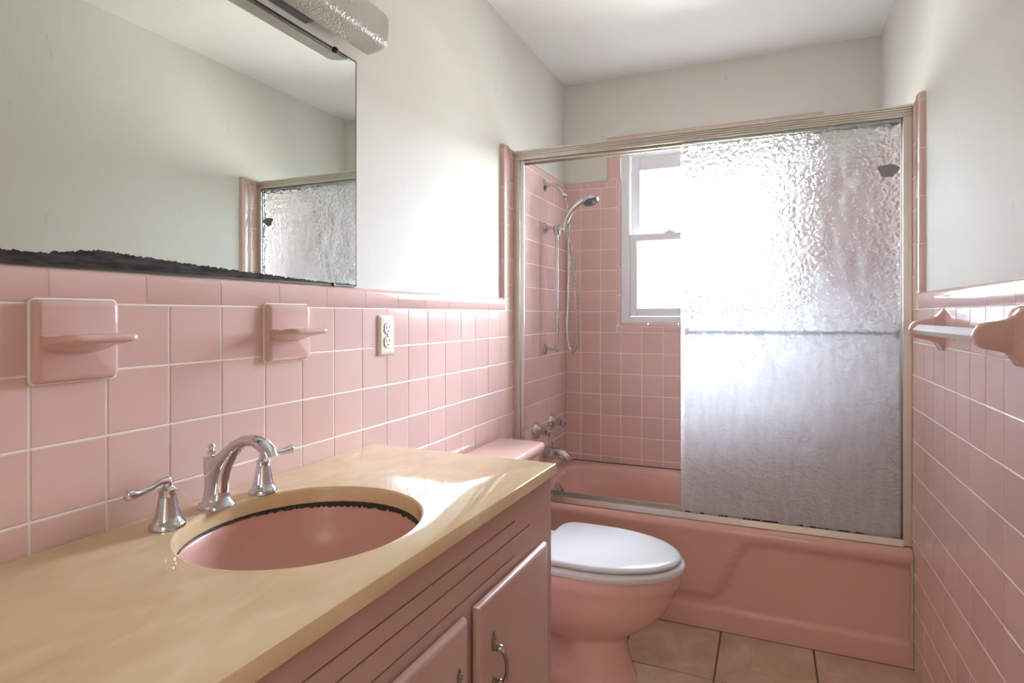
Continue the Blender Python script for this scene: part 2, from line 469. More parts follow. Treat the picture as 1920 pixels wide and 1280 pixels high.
def part(mb, name, mat, root, smooth=35):
    """mesh given in world coordinates -> child of an unrotated empty"""
    L = Vector((0, 0, 0)); r = root
    while r is not None: L += r.location; r = r.parent
    mb.v = [(p[0] - L.x, p[1] - L.y, p[2] - L.z) for p in mb.v]
    return mb.build(name, mat, root, smooth)

def struct(mb, name, mat, label=None, smooth=0):
    o = mb.build(name, mat, None, smooth); o['kind'] = 'structure'
    if label: o['label'] = label
    return o

def bez(pts, n=8):
    """Catmull-Rom through the points"""
    P_ = [Vector(p) for p in pts]; out = []
    for i in range(len(P_) - 1):
        p0 = P_[max(i - 1, 0)]; p1 = P_[i]; p2 = P_[i + 1]; p3 = P_[min(i + 2, len(P_) - 1)]
        for k in range(n):
            t = k / n
            out.append(0.5 * ((2 * p1) + (p2 - p0) * t + (2 * p0 - 5 * p1 + 4 * p2 - p3) * t * t + (3 * p1 - p0 - 3 * p2 + p3) * t ** 3))
    out.append(P_[-1]); return out

def sst(a, b, x):
    t = max(0, min(1, (x - a) / (b - a))); return t * t * (3 - 2 * t)

# ------------------------------------------------------------------ tiles
GAP = 0.0028
_tcache = {}
def tile_mesh(w, h, mat, t=0.006, key='t'):
    k = (key, round(w, 4), round(h, 4))
    if k in _tcache: return _tcache[k]
    b1, b2 = 0.0014, 0.0005
    rs = []
    for ins, z in ((0, -t), (0, -b1), (b2, -b2), (b1, 0)):
        a, b = w / 2 - ins, h / 2 - ins
        rs.append([(-a, -b, z), (a, -b, z), (a, b, z), (-a, b, z)])
    mb = MB().rings(rs, cap0=False)
    me = bpy.data.meshes.new('tile'); me.from_pydata(mb.v, [], mb.f); me.materials.append(mat)
    _tcache[k] = me
    return me

def bull_mesh(l, h, mat, r=0.015, back=0.021):
    k = ('b', round(l, 4), round(h, 4), round(back, 4))
    if k in _tcache: return _tcache[k]
    pr = [(-h / 2, -back), (-h / 2, -0.0015), (-h / 2 + 0.0015, 0), (h / 2 - r, 0)]
    for i in range(1, 6):
        a = pi / 2 * i / 5
        pr.append((h / 2 - r + r * sin(a), -r + r * cos(a)))
    pr.append((h / 2, -back))
    mb = MB().rings([[(-l / 2, v, n) for v, n in pr], [(l / 2, v, n) for v, n in pr]])
    me = bpy.data.meshes.new('cap_tile'); me.from_pydata(mb.v, [], mb.f)
    for i, p in enumerate(me.polygons): p.use_smooth = i < len(pr)
    me.set_sharp_from_angle(angle=radians(50))
    me.materials.append(mat)
    _tcache[k] = me
    return me

def place(me, name, parent, o, v, n):
    v = Vector(v); n = Vector(n); u = v.cross(n); o = Vector(o)
    ob = bpy.data.objects.new(name, me)
    C.objects.link(ob); ob.parent = parent
    ob.matrix_basis = Matrix(((u.x, v.x, n.x, o.x), (u.y, v.y, n.y, o.y), (u.z, v.z, n.z, o.z), (0, 0, 0, 1)))
    return ob

class Face:
    """a tiled wall face: world point from (a along wall, z)"""
    def __init__(s, parent, pt, v, n): s.parent, s.pt, s.v, s.n = parent, pt, v, n
    def tile(s, a0, a1, z0, z1, mat=None):
        if a1 - a0 < 0.008 or z1 - z0 < 0.008: return
        me = tile_mesh(a1 - a0 - GAP, z1 - z0 - GAP, mat or M['tile'])
        j = random.uniform(-0.0003, 0.0003)
        p = Vector(s.pt((a0 + a1) / 2, (z0 + z1) / 2)) + Vector(s.n) * j
        place(me, 'tile', s.parent, p, s.v, s.n)
    def cap(s, a0, a1, z0, z1, vdir='up', back=0.021, h=None):
        """bullnose piece; vdir = side that is rounded: up/down/+/- along the wall"""
        av = Vector(s.pt(1, 0)) - Vector(s.pt(0, 0))
        vd = {'up': Vector((0, 0, 1)), 'down': Vector((0, 0, -1)), '+': av, '-': -av}[vdir]
        if vdir in ('up', 'down'): l, hh = a1 - a0, z1 - z0
        else: l, hh = z1 - z0, a1 - a0
        me = bull_mesh(l - 0.0020, hh - GAP * 0.5, M['cap'], back=back)
        place(me, 'cap_tile', s.parent, s.pt((a0 + a1) / 2, (z0 + z1) / 2), vd, s.n)
    def grid(s, aj, zj, holes=()):
        for i in range(len(aj) - 1):
            for j in range(len(zj) - 1):
                rects = [(aj[i], aj[i + 1], zj[j], zj[j + 1])]
                for (ha0, ha1, hz0, hz1) in holes:
                    nr = []
                    for (a0, a1, z0, z1) in rects:
                        if a1 <= ha0 + 1e-4 or a0 >= ha1 - 1e-4 or z1 <= hz0 + 1e-4 or z0 >= hz1 - 1e-4:
                            nr.append((a0, a1, z0, z1)); continue
                        if a0 < ha0: nr.append((a0, ha0, z0, z1))
                        if a1 > ha1: nr.append((ha1, a1, z0, z1))
                        m0, m1 = max(a0, ha0), min(a1, ha1)
                        if z0 < hz0: nr.append((m0, m1, z0, hz0))
                        if z1 > hz1: nr.append((m0, m1, hz1, z1))
                    rects = nr
                for r in rects: s.tile(*r)
    def stuff(s, aj, zj, name='tile_field'):
        mb = MB(); v = Vector(s.v); n = Vector(s.n); u = v.cross(n)
        for i in range(len(aj) - 1):
            for j in range(len(zj) - 1):
                w, h = abs(aj[i + 1] - aj[i]) - GAP, zj[j + 1] - zj[j] - GAP
                if w < 0.005 or h < 0.005: continue
                o = Vector(s.pt((aj[i] + aj[i + 1]) / 2, (zj[j] + zj[j + 1]) / 2))
                me = tile_mesh(w, h, M['tile'])
                mb.add([o + u * q.co.x + v * q.co.y + n * q.co.z for q in me.vertices], [tuple(p.vertices) for p in me.polygons])
        ob = mb.build(name, M['tile'], s.parent, 0); ob['kind'] = 'stuff'
        return ob

def joints(lo, hi, origin, pitch=P):
    k = math.ceil((lo - origin) / pitch - 1e-6); out = [lo]
    while origin + k * pitch < hi - 0.006:
        x = origin + k * pitch
        if x > lo + 0.006: out.append(x)
        k += 1
    out.append(hi); return out

TZ = 0.018            # how far the tiled faces stand proud of the painted walls
CAPZ = R0 + 0.0555    # top of the wainscot
SHT = 1.896           # top of the shower tiling
TUBZ = 0.4005

# ------------------------------------------------------------------ room shell
floor = struct(MB().box(-0.5, 2.5, -2.85, YF - 0.1, -0.1, -0.004).box(-0.2, W + 0.2, YF - 0.1, YB + 0.2, -0.1, -0.004), 'floor', M['fgrout'])
ceil = struct(MB().box(-0.5, 2.5, -2.85, YF - 0.1, ZC, ZC + 0.1).box(-0.2, W + 0.2, YF - 0.1, YB + 0.2, ZC, ZC + 0.1), 'ceiling', M['ceil'])
wl = struct(MB().box(-0.2, -TZ, YF - 0.1, YB + 0.2, -0.05, ZC + 0.05), 'wall_left', M['wall'])
wr = struct(MB().box(W + TZ, W + 0.2, YF - 0.1, YB + 0.2, -0.05, ZC + 0.05), 'wall_right', M['wall'])
WX0, WX1, WZ0, WZ1 = 0.290, 1.188, 1.130, 2.062     # window opening in the back wall
mbk = MB()
y0, y1 = YB + TZ, YB + 0.16
mbk.box(-0.1, WX0, y0, y1, 0, ZC + 0.05).box(WX1, W + 0.1, y0, y1, 0, ZC + 0.05)
mbk.box(WX0, WX1, y0, y1, 0, WZ0).box(WX0, WX1, y0, y1, WZ1, ZC + 0.05)
wb = struct(mbk, 'wall_back', M['wall'])
DX0, DX1 = 0.66, 1.40
wf = struct(MB().box(-0.1, DX0, YF - 0.1, YF, 0, ZC + 0.05).box(DX1, W + 0.1, YF - 0.1, YF, 0, ZC + 0.05).box(DX0, DX1, YF - 0.1, YF, 2.03, ZC + 0.05), 'wall_front', M['wall'])
HY = -2.75  # unseen hall, added to bounce soft fill through the doorway
struct(MB().box(-0.4, 2.4, HY - 0.1, HY, 0, ZC + 0.05), 'wall_fill_hall_far', M['wall'])
struct(MB().box(-0.5, -0.4, HY - 0.1, YF - 0.1, 0, ZC + 0.05), 'wall_fill_hall_left', M['wall'])
struct(MB().box(2.4, 2.5, HY - 0.1, YF - 0.1, 0, ZC + 0.05), 'wall_fill_hall_right', M['wall'])
struct(MB().box(-0.5, -0.1, YF - 0.12, YF - 0.1, 0, ZC + 0.05).box(W + 0.1, 2.5, YF - 0.12, YF - 0.1, 0, ZC + 0.05), 'wall_fill_hall_near', M['wall'])

# grout beds, a hair behind the tile faces
GB = 0.0011
MB().box(-TZ, -GB, YF, 1.69, 0, CAPZ - 0.012).box(-TZ, -GB, 1.69, YB, 0, SHT - 0.012).build('grout_bed', M['grout'], wl, 0)
MB().box(W + GB, W + TZ, YF, 1.69, 0, CAPZ - 0.012).box(W + GB, W + TZ, 1.69, YB, 0, SHT - 0.012).build('grout_bed', M['grout'], wr, 0)
gb = MB()
STO = 1.683
gy0, gy1 = YB + GB, YB + TZ
gb.box(0, WX0, gy0, gy1, 0.2, SHT - 0.012).box(WX1, W, gy0, gy1, 0.2, SHT - 0.012).box(WX0, WX1, gy0, gy1, 0.2, WZ0)
gb.box(0.236, WX0, gy0, gy1, SHT - 0.012, 2.112).box(WX1, 1.242, gy0, gy1, SHT - 0.012, 2.112).box(WX0, WX1, gy0, gy1, WZ1, 2.112)
gb.build('grout_bed', M['grout'], wb, 0)

zfield = [0.0] + [R0 - k * P for k in range(10, -1, -1)]      # floor up to the top field joint
zup = [R0 + k * P for k in range(0, 7)]                        # 1.199 .. 1.856

# ---- left wall
L = Face(wl, lambda a, z: (0, a, z), (0, 0, 1), (1, 0, 0))
zc_ = [z for z in zfield if z > 0.86]
L.grid([k * P for k in range(-2, 8)], [0.80] + zc_)                       # above the counter
L.grid([7 * P, 8 * P, 9 * P, 10 * P, 11 * P, 12 * P, 13 * P, 14 * P, 15 * P], [0.40] + [z for z in zfield if z > 0.42])
L.stuff(joints(YF, -2 * P, 0.0), [0.80] + zc_)
ysh = [15 * P, STO + 0.052, 16 * P] + [k * P for k in range(17, 23)] + [YB]
L.grid([15 * P, 16 * P], [0.40] + [z for z in zfield if z > 0.42])
L.grid(ysh[2:], [TUBZ] + [z for z in zfield if z > 0.42])
L.grid([STO + 0.052] + ysh[3:], zup)
c0 = 0.0255 - 0.1514 * 2
k = 0
a = c0
while a < 1.66:
    L.cap(a, a + 0.1514, R0, CAPZ, 'up'); a += 0.1514
L.tile(a, STO + 0.052, R0, CAPZ)
z = CAPZ
while z < SHT - 0.01:
    L.cap(STO, STO + 0.052, z, min(z + 0.1535, SHT), '-'); z += 0.1535
a = STO + 0.052
while a < YB - 0.01:
    L.cap(a, min(a + 0.1535, YB), zup[-1], SHT, 'up'); a += 0.1535
cs = MB()
prb = bull_mesh(1.0, CAPZ - R0, M['cap'])
pr = [(-TZ - 0.002, R0), (-0.0, R0 + 0.001), (0, CAPZ - 0.015), (-0.005, CAPZ - 0.004), (-TZ - 0.002, CAPZ)]
cs.prism(pr, lambda x, z, y: (x, y, z), YF, c0 - 0.001).build('cap_run', M['cap'], wl, 30)

# ---- right wall
Rf = Face(wr, lambda a, z: (W, a, z), (0, 0, 1), (-1, 0, 0))
ro = 1.5061 + P                                   # 1.6156, the strip's outer edge
rj = [ro - k * P for k in range(9, -1, -1)]       # 0.63 .. 1.6156
Rf.grid(rj, zfield)
Rf.stuff(joints(YF, rj[0], ro), zfield)
Rf.grid([ro, ro + P, 1.752], zfield)
rsh = [ro, STO + 0.052, ro + P] + [ro + k * P for k in range(2, 8)] + [YB]
Rf.grid([1.752] + rsh[3:], [TUBZ] + [z for z in zfield if z > 0.42])
Rf.grid([STO + 0.052] + rsh[3:], zup)
Rf.tile(1.69, STO + 0.052, R0, CAPZ)
a = 1.5111 - 0.153 * 6
while a < 1.55:
    Rf.cap(a, a + 0.153 if a < 1.49 else 1.69, R0, CAPZ, 'up'); a += 0.153
z = CAPZ
while z < SHT - 0.01:
    Rf.cap(STO, STO + 0.052, z, min(z + 0.1535, SHT), '-'); z += 0.1535
a = STO + 0.052
while a < YB - 0.01:
    Rf.cap(a, min(a + 0.1535, YB), zup[-1], SHT, 'up'); a += 0.1535
MB().prism([(2 * W - 0 - (W + x) if False else W - x, z_) for x, z_ in pr], lambda x, z, y: (x, y, z), YF, 1.5111 - 0.153 * 6 - 0.001).build('cap_run', M['cap'], wr, 30)

# ---- back wall
B = Face(wb, lambda a, z: (a, YB, z), (0, 0, 1), (0, -1, 0))
bj = [0.0] + [0.0826 + k * P for k in range(13)]
bj = [x for x in bj if x < W - 0.01] + [W]
B.grid(bj, [TUBZ + 0.002] + [z for z in zfield if z > 0.42] + zup[1:], holes=[(WX0 - 0.009, WX1 + 0.009, WZ0 - 0.009, 2.5)])
# thin rounded lip of the window reveal
z = WZ0 - 0.009
def lip(a0, a1, z0, z1, vd): B.cap(a0, a1, z0, z1, vd, back=0.03)
def lip_mesh(l):
    kk = ('lip', round(l, 4))
    if kk in _tcache: return _tcache[kk]
    prf = [(-0.0085, -0.006), (-0.0085, -0.001), (-0.006, 0.0), (-0.001, 0.0), (0.004, -0.0015), (0.0075, -0.005), (0.0085, -0.010), (0.0085, -0.034)]
    mb = MB().rings([[(-l / 2, v, n) for v, n in prf], [(l / 2, v, n) for v, n in prf]])
    me = bpy.data.meshes.new('reveal_trim'); me.from_pydata(mb.v, [], mb.f)
    for i, p in enumerate(me.polygons): p.use_smooth = i < len(prf)
    me.set_sharp_from_angle(angle=radians(50)); me.materials.append(M['cap']); _tcache[kk] = me
    return me
z = WZ0
while z < SHT - 0.01:
    z2 = min(z + 0.1535, SHT)
    for xx, vd in ((WX0, (1, 0, 0)), (WX1, (-1, 0, 0))):
        place(lip_mesh(z2 - z - GAP), 'reveal_trim', wb, (xx, YB, (z + z2) / 2), vd, (0, -1, 0))
    z = z2
x = WX0
while x < WX1 - 0.01:
    x2 = min(x + 0.1535, WX1)
    place(lip_mesh(x2 - x - GAP), 'reveal_trim', wb, ((x + x2) / 2, YB, WZ0), (0, 0, 1), (0, -1, 0)); x = x2
# bullnose surround rising above the field
TOPW = 2.122
z = SHT - 0.04
while z < WZ1 - 0.01:
    z2 = min(z + 0.1535, WZ1)
    B.cap(0.2243, WX0 + 0.006, z if z > SHT else SHT, z2, '-')
    B.cap(WX1 - 0.006, 1.2537, z if z > SHT else SHT, z2, '+')
    z = z2
x = 0.2243
while x < 1.2537 - 0.02:
    x2 = min(x + 0.1535, 1.2537)
    B.cap(x, x2, WZ1, TOPW, 'up'); x = x2
for a0, a1 in ((0.0, 0.2243), (1.2537, W)):
    x = a0
    while x < a1 - 0.01:
        x2 = min(x + 0.125, a1); B.cap(x, x2, zup[-1] + 0.0, SHT, 'up'); x = x2
# grout that follows the rounded caps, a hair inside them
def cap_bed(fn, l0, l1, h0, h1, par):
    r_, o_ = 0.015, 0.0013
    pr_ = [(h0, -TZ), (h0, -o_), (h1 - r_, -o_)]
    for i in range(1, 6):
        t = pi / 2 * i / 5; pr_.append((h1 - r_ + (r_ - o_) * sin(t), -r_ + (r_ - o_) * cos(t)))
    pr_.append((h1 - o_, -TZ))
    MB().prism(pr_, fn, l0, l1).build('grout_bed', M['grout'], par, 30)
cap_bed(lambda h, n, l: (n, l, h), YF, 1.69, R0, CAPZ, wl)
cap_bed(lambda h, n, l: (W - n, l, h), YF, 1.69, R0, CAPZ, wr)
cap_bed(lambda h, n, l: (n, -h, l), CAPZ, SHT - 0.002, -(STO + 0.05), -STO, wl)
cap_bed(lambda h, n, l: (W - n, -h, l), CAPZ, SHT - 0.002, -(STO + 0.05), -STO, wr)
B.tile(0.2243, WX0 - 0.009, zup[-1], SHT)
B.tile(WX1 + 0.009, 1.2537, zup[-1], SHT)
# ---- floor tiles
FP = 0.3105
FJX = joints(0.0, W + 0.01, 0.854 - 3 * FP, FP)
FJY = joints(YF, 1.775, 1.4515, FP)
for i in range(len(FJX) - 1):
    for j in range(len(FJY) - 1):
        w, h = FJX[i + 1] - FJX[i] - 0.006, FJY[j + 1] - FJY[j] - 0.006
        if w < 0.012 or h < 0.012: continue
        place(tile_mesh(w, h, M['ftile'], 0.008, 'f'), 'floor_tile', floor,
              ((FJX[i] + FJX[i + 1]) / 2, (FJY[j] + FJY[j + 1]) / 2, random.uniform(-0.0004, 0.0004)), (0, 1, 0), (0, 0, 1))

# ---- doorway casing and the housing made up for the fill light, behind the camera
fr = MB().bbox(DX0 - 0.065, DX0, YF + 0.001, YF + 0.02, 0.0, 2.095, 0.004).bbox(DX1, DX1 + 0.06, YF + 0.001, YF + 0.02, 0.0, 2.095, 0.004).bbox(DX0, DX1, YF + 0.001, YF + 0.02, 2.03, 2.095, 0.004)
struct(fr, 'trim_1', M['door'])
hf = thing('added_fill_fitting', 'white ceiling housing added for the unseen fill light behind the camera', 'light fixture', (1.0, -2.15, ZC))
part(MB().box(0.18, 1.82, -2.42, -1.88, 2.40, ZC - 0.001), 'fill_light_housing', M['door'], hf, 0)

# ------------------------------------------------------------------ window
wn = bpy.data.objects.new('window_1', None); C.objects.link(wn); wn['kind'] = 'structure'
wn['label'] = 'white double hung vinyl window over the bathtub'
fy0, fy1 = YB + 0.012, YB + 0.10
fx0, fx1, fz0, fz1 = WX0 + 0.009, WX1 - 0.009, WZ0 + 0.0085, WZ1
fwid = 0.046
mb = MB().bbox(fx0, fx0 + fwid, fy0, fy1, fz0, fz1, 0.003).bbox(fx1 - fwid, fx1, fy0, fy1, fz0, fz1, 0.003)
mb.bbox(fx0 + fwid, fx1 - fwid, fy0, fy1, fz0, fz0 + 0.034, 0.002).bbox(fx0 + fwid, fx1 - fwid, fy0, fy1, fz1 - 0.045, fz1, 0.002)
mb.bbox(fx0 - 0.02, fx1 + 0.02, fy1 - 0.01, fy1 + 0.02, fz1 - 0.03, fz1 + 0.02, 0.002)
mb.build('window_frame', M['vinyl'], wn)
def sash(x0, x1, z0, z1, yf, dep, sl, sb, st):
    mb = MB().bbox(x0, x0 + sl, yf, yf + dep, z0, z1, 0.003).bbox(x1 - sl, x1, yf, yf + dep, z0, z1, 0.003)
    mb.bbox(x0 + sl, x1 - sl, yf, yf + dep, z0, z0 + sb, 0.003).bbox(x0 + sl, x1 - sl, yf, yf + dep, z1 - st, z1, 0.003)
    s_ = mb.build('sash', M['vinyl'], wn)
    MB().box(x0 + sl - 0.004, x1 - sl + 0.004, yf + dep * 0.5, yf + dep * 0.5 + 0.004, z0 + sb - 0.004, z1 - st + 0.004).build('pane', M['pane'], s_, 0)
    return s_
ix0, ix1 = fx0 + fwid + 0.001, fx1 - fwid - 0.001
low = sash(ix0, ix1, fz0 + 0.035, 1.602, fy0 + 0.010, 0.03, 0.037, 0.042, 0.036)
upp = sash(ix0, ix1, 1.575, fz1 - 0.046, fy0 + 0.045, 0.03, 0.045, 0.034, 0.074)
lkx = 0.52
MB().bbox(lkx, lkx + 0.055, fy0 + 0.012, fy0 + 0.036, 1.6025, 1.612, 0.003).lathe([(0.010, 0), (0.010, 0.008), (0.004, 0.012)], (lkx + 0.028, fy0 + 0.024, 1.612)).build('sash_lock', M['vinyl'], low)

# ------------------------------------------------------------------ bathtub
tb = thing('bathtub', 'salmon pink enamelled bathtub set between the tiled walls', 'bathtub', (W / 2, 2.12, 0))
TX0, TX1, TYF, TYB = 0.003, W - 0.003, 1.780, YB - 0.003
n = 96
def rect_ring(x0, x1, y0, y1, z, p=60.0):
    cx, cy, ax, ay = (x0 + x1) / 2, (y0 + y1) / 2, (x1 - x0) / 2, (y1 - y0) / 2
    out = []
    for k in range(n):
        t = 2 * pi * k / n
        c, s_ = cos(t), sin(t)
        out.append((cx + ax * math.copysign(abs(c) ** (2 / p), c), cy + ay * math.copysign(abs(s_) ** (2 / p), s_), z))
    return out
rs = [rect_ring(TX0, TX1, TYF, TYB, TUBZ - 0.03), rect_ring(TX0, TX1, TYF, TYB, TUBZ - 0.003),
      rect_ring(0.05, W - 0.055, 1.862, YB - 0.062, TUBZ - 0.003, 7),
      rect_ring(0.058, W - 0.065, 1.868, YB - 0.068, TUBZ - 0.006, 6.5),
      rect_ring(0.066, W - 0.085, 1.874, YB - 0.075, TUBZ - 0.022, 6),
      rect_ring(0.085, W - 0.15, 1.885, YB - 0.088, TUBZ - 0.13, 5),
      rect_ring(0.105, W - 0.22, 1.90, YB - 0.105, TUBZ - 0.25, 4.5),
      rect_ring(0.15, W - 0.30, 1.935, YB - 0.14, TUBZ - 0.31, 4),
      rect_ring(0.30, W - 0.5, 2.03, YB - 0.24, TUBZ - 0.325, 3)]
part(MB().rings(rs, cap0=False), 'basin', M['tub'], tb, 60)
# apron: a grid bent over the front edge, with a stepped S shaped panel pressed into it
prof = [(1.800, TUBZ - 0.0035), (1.785, TUBZ - 0.003), (1.772, TUBZ - 0.004), (1.763, TUBZ - 0.009), (1.757, TUBZ - 0.017), (1.7535, TUBZ - 0.028)]
nz_ = 44; nx = 90
for i in range(1, nz_ + 1): prof.append((1.7535, (TUBZ - 0.028) * (1 - i / nz_)))
vs = []; fs = []
for (y, z) in prof:
    for i in range(nx + 1):
        x = TX0 + (TX1 - TX0) * i / nx
        yy = y
        if z < TUBZ - 0.02:
            zs = 0.125 + (0.345 - 0.125) * sst(0.815, 0.955, x)
            zs2 = 0.345 - 0.05 * sst(1.0, 0.9, x)
            rec = sst(zs + 0.008, zs - 0.014, z) * 0.011
            flare = sst(0.092, 0.070, z) * 0.007
            yy = y + 0.0035 + rec - flare - (0.0035 * sst(TUBZ - 0.07, TUBZ - 0.03, z))
        vs.append((x, yy, z))
for j in range(len(prof) - 1):
    for i in range(nx):
        a_ = j * (nx + 1) + i
        fs.append((a_, a_ + 1, a_ + nx + 2, a_ + nx + 1))
part(MB().add(vs, fs), 'apron', M['tub'], tb, 60)
ov = MB().lathe([(0.046, 0), (0.046, 0.004), (0.038, 0.010), (0.012, 0.013), (0.001, 0.013)], (0.079, 2.13, 0.325), (1, 0, 0.16))
ovp = part(ov, 'overflow_plate', M['dchrome'], tb)
part(MB().tube([(0.09, 2.13, 0.335), (0.112, 2.13, 0.342), (0.118, 2.13, 0.33)], [0.006, 0.006, 0.007], 10), 'trip_lever', M['dchrome'], tb)
# caulk along the tub and tile
part(MB().tube([(W - 0.0035, 1.7575, 0.003), (W - 0.0035, 1.7575, 0.37), (W - 0.0035, 1.772, 0.393)], 0.0042, 6), 'end_caulk', M['caulk'], tb)
part(MB().tube([(0.006, YB - 0.006, TUBZ - 0.001), (W - 0.006, YB - 0.006, TUBZ - 0.001)], 0.003, 6), 'tub_caulk', M['cabin'], tb)

# ------------------------------------------------------------------ shower door frame and panels
sf = thing('shower_door_frame', 'champagne aluminium frame and tracks standing on the tub rim', 'door frame', (W / 2, 1.80, TUBZ))
DY = 1.7795
hp = [(DY + 0.004, 1.8885)]
zz_ = 1.8885
prh = [(DY, 1.8875), (DY + 0.05, 1.8875), (DY + 0.05, 1.834), (DY + 0.046, 1.834), (DY + 0.046, 1.852), (DY + 0.006, 1.852), (DY + 0.006, 1.8475), (DY, 1.8475)]
for zr_ in (1.856, 1.864, 1.872, 1.880):
    prh += [(DY, zr_ - 0.0030), (DY - 0.0045, zr_ - 0.0014), (DY - 0.0045, zr_ + 0.0014), (DY, zr_ + 0.0030)]
part(MB().prism(prh, lambda y, z, x: (x, y, z), 0.001, W - 0.001), 'header_rail', M['alu'], sf, 0)
part(MB().prism([(DY + 0.018, 1.854), (DY + 0.021, 1.854), (DY + 0.021, 1.838), (DY + 0.018, 1.838)], lambda y, z, x: (x, y, z), 0.03, W - 0.03), 'track_divider', M['alu'], sf, 0)
for s_, x_ in ((1, 0.001), (-1, W - 0.001)):
    poly = [(0, 0), (0.025, 0), (0.025, 0.006), (0.006, 0.006), (0.006, 0.040), (0.025, 0.040), (0.025, 0.046), (0, 0.046)]
    part(MB().prism([(x_ + s_ * a_, DY + 0.001 + b_) for a_, b_ in poly], lambda x, y, z: (x, y, z), TUBZ + 0.001, 1.847), 'side_jamb', M['alu'], sf, 0)
part(MB().box(0.026, 0.044, DY + 0.012, DY + 0.016, TUBZ + 0.02, 1.846), 'jamb_strip', M['alub'], sf, 0)
prr = [(DY - 0.006, TUBZ - 0.001), (DY - 0.003, TUBZ + 0.022), (DY + 0.003, TUBZ + 0.022), (DY + 0.003, TUBZ + 0.012), (DY + 0.018, TUBZ + 0.012), (DY + 0.018, TUBZ + 0.020),
       (DY + 0.022, TUBZ + 0.020), (DY + 0.022, TUBZ + 0.012), (DY + 0.040, TUBZ + 0.012), (DY + 0.040, TUBZ + 0.030), (DY + 0.046, TUBZ + 0.030), (DY + 0.046, TUBZ - 0.001)]
part(MB().prism(prr, lambda y, z, x: (x, y, z), 0.026, W - 0.026), 'bottom_track', M['alu'], sf, 0)

def glass_slab(x0, x1, yf, z0, z1, t=0.005):
    return MB().box(x0, x1, yf, yf + t, z0, z1)
p1 = thing('shower_door_panel', 'outer hammered glass sliding shower panel nearest the camera', 'shower door', (1.067, DY + 0.01, TUBZ), group=None)
part(glass_slab(0.704, 1.428, DY + 0.008, TUBZ + 0.0145, 1.8475), 'glass_pane', M['glass'], p1, 0)
part(MB().box(1.4285, 1.4305, DY + 0.007, DY + 0.0135, TUBZ + 0.0145, 1.8475), 'pane_edge', M['edge'], p1, 0)
# mould fringe along the lower edge
def fringe(x0, x1, y, z0, base, amp, seed, npt=150):
    rnd = random.Random(seed); top = []
    h_ = base
    for i in range(npt + 1):
        h_ += rnd.uniform(-amp, amp); h_ = max(base * 0.3, min(base * 1.9, h_))
        top.append((x0 + (x1 - x0) * i / npt, h_))
    vs = []; fs = []
    for (x_, h__) in top: vs += [(x_, y - 0.0008, z0), (x_, y - 0.0008, z0 + h__), (x_, y, z0), (x_, y, z0 + h__)]
    for i in range(npt):
        a_ = i * 4; b_ = a_ + 4
        fs += [(a_, b_, b_ + 1, a_ + 1), (a_ + 2, a_ + 3, b_ + 3, b_ + 2), (a_ + 1, b_ + 1, b_ + 3, a_ + 3), (a_, a_ + 2, b_ + 2, b_)]
    return MB().add(vs, fs)
part(fringe(0.72, 1.427, DY + 0.0076, TUBZ + 0.016, 0.0052, 0.0030, 5, 420), 'mould_line', M['mould'], p1, 0)
part(fringe(0.71, 1.427, DY + 0.0076, 1.8385, 0.0022, 0.0012, 6).add([], []), 'top_seal', M['edge'], p1, 0)
pf = []
for k in range(22):
    t = 2 * pi * k / 22
    pf.append((1.395 + 0.030 * cos(t) * (1 + 0.22 * sin(3 * t) + 0.1 * cos(5 * t)), 1.672 + 0.026 * sin(t) * (1 + 0.2 * cos(2 * t))))
part(MB().prism(pf, lambda x, z, y: (x, y, z), DY + 0.0135, DY + 0.0155), 'grey_patch', M['film'], p1)  # irregular grey patch near the upper right of the pane

p2 = thing('shower_door_panel', 'inner hammered glass sliding shower panel with aqua towel bar', 'shower door', (1.07, DY + 0.03, TUBZ))
part(glass_slab(0.716, 1.430, DY + 0.027, TUBZ + 0.0145, 1.846), 'glass_pane', M['glass2'], p2, 0)
part(MB().tube([(0.735, DY + 0.022, 1.116), (1.415, DY + 0.022, 1.121)], 0.0065, 12), 'towel_bar', M['aqua'], p2)
for xx in (0.727, 1.418):
    part(MB().bbox(xx - 0.008, xx + 0.008, DY + 0.0145, DY + 0.0268, 1.104, 1.133, 0.003), 'bar_bracket', M['alu'], p2)

# ------------------------------------------------------------------ shower fittings
sh = thing('slide_bar', 'chrome slide bar for the hand shower on the tiled shower wall', 'slide bar', (0, 2.155, 1.013))
BX = 0.064
part(MB().tube([(BX, 2.155, 1.005), (BX, 2.155, 1.615)], 0.0085, 14), 'bar', M['chrome'], sh)
for zf_ in (1.013, 1.606):
    part(MB().lathe([(0.026, 0.0), (0.026, 0.004), (0.020, 0.010), (0.010, 0.013), (0.009, 0.05), (0.012, 0.055), (0.013, 0.064), (0.011, 0.074), (0.003, 0.078)], (0.0005, 2.155, zf_), (1, 0, 0)), 'bar_flange', M['chrome'], sh)
hold = part(MB().lathe([(0.013, -0.028), (0.016, -0.024), (0.016, 0.018), (0.013, 0.022)], (BX, 2.155, 1.596)), 'handset_holder', M['chrome'], sh)
MB().tube([(0.012, 0, 0.583 - 0.0), (0.030, 0.0, 0.586), (0.042, 0.0, 0.592)], [0.008, 0.008, 0.011], 12).build('holder_arm', M['chrome'], hold).location = (BX, 0, 0)
MB().lathe([(0.009, -0.01), (0.014, -0.008), (0.015, 0.008), (0.010, 0.011)], (BX + 0.026, -0.012, 0.586), (0, 1, 0), 16).build('holder_knob', M['chrome'], hold)

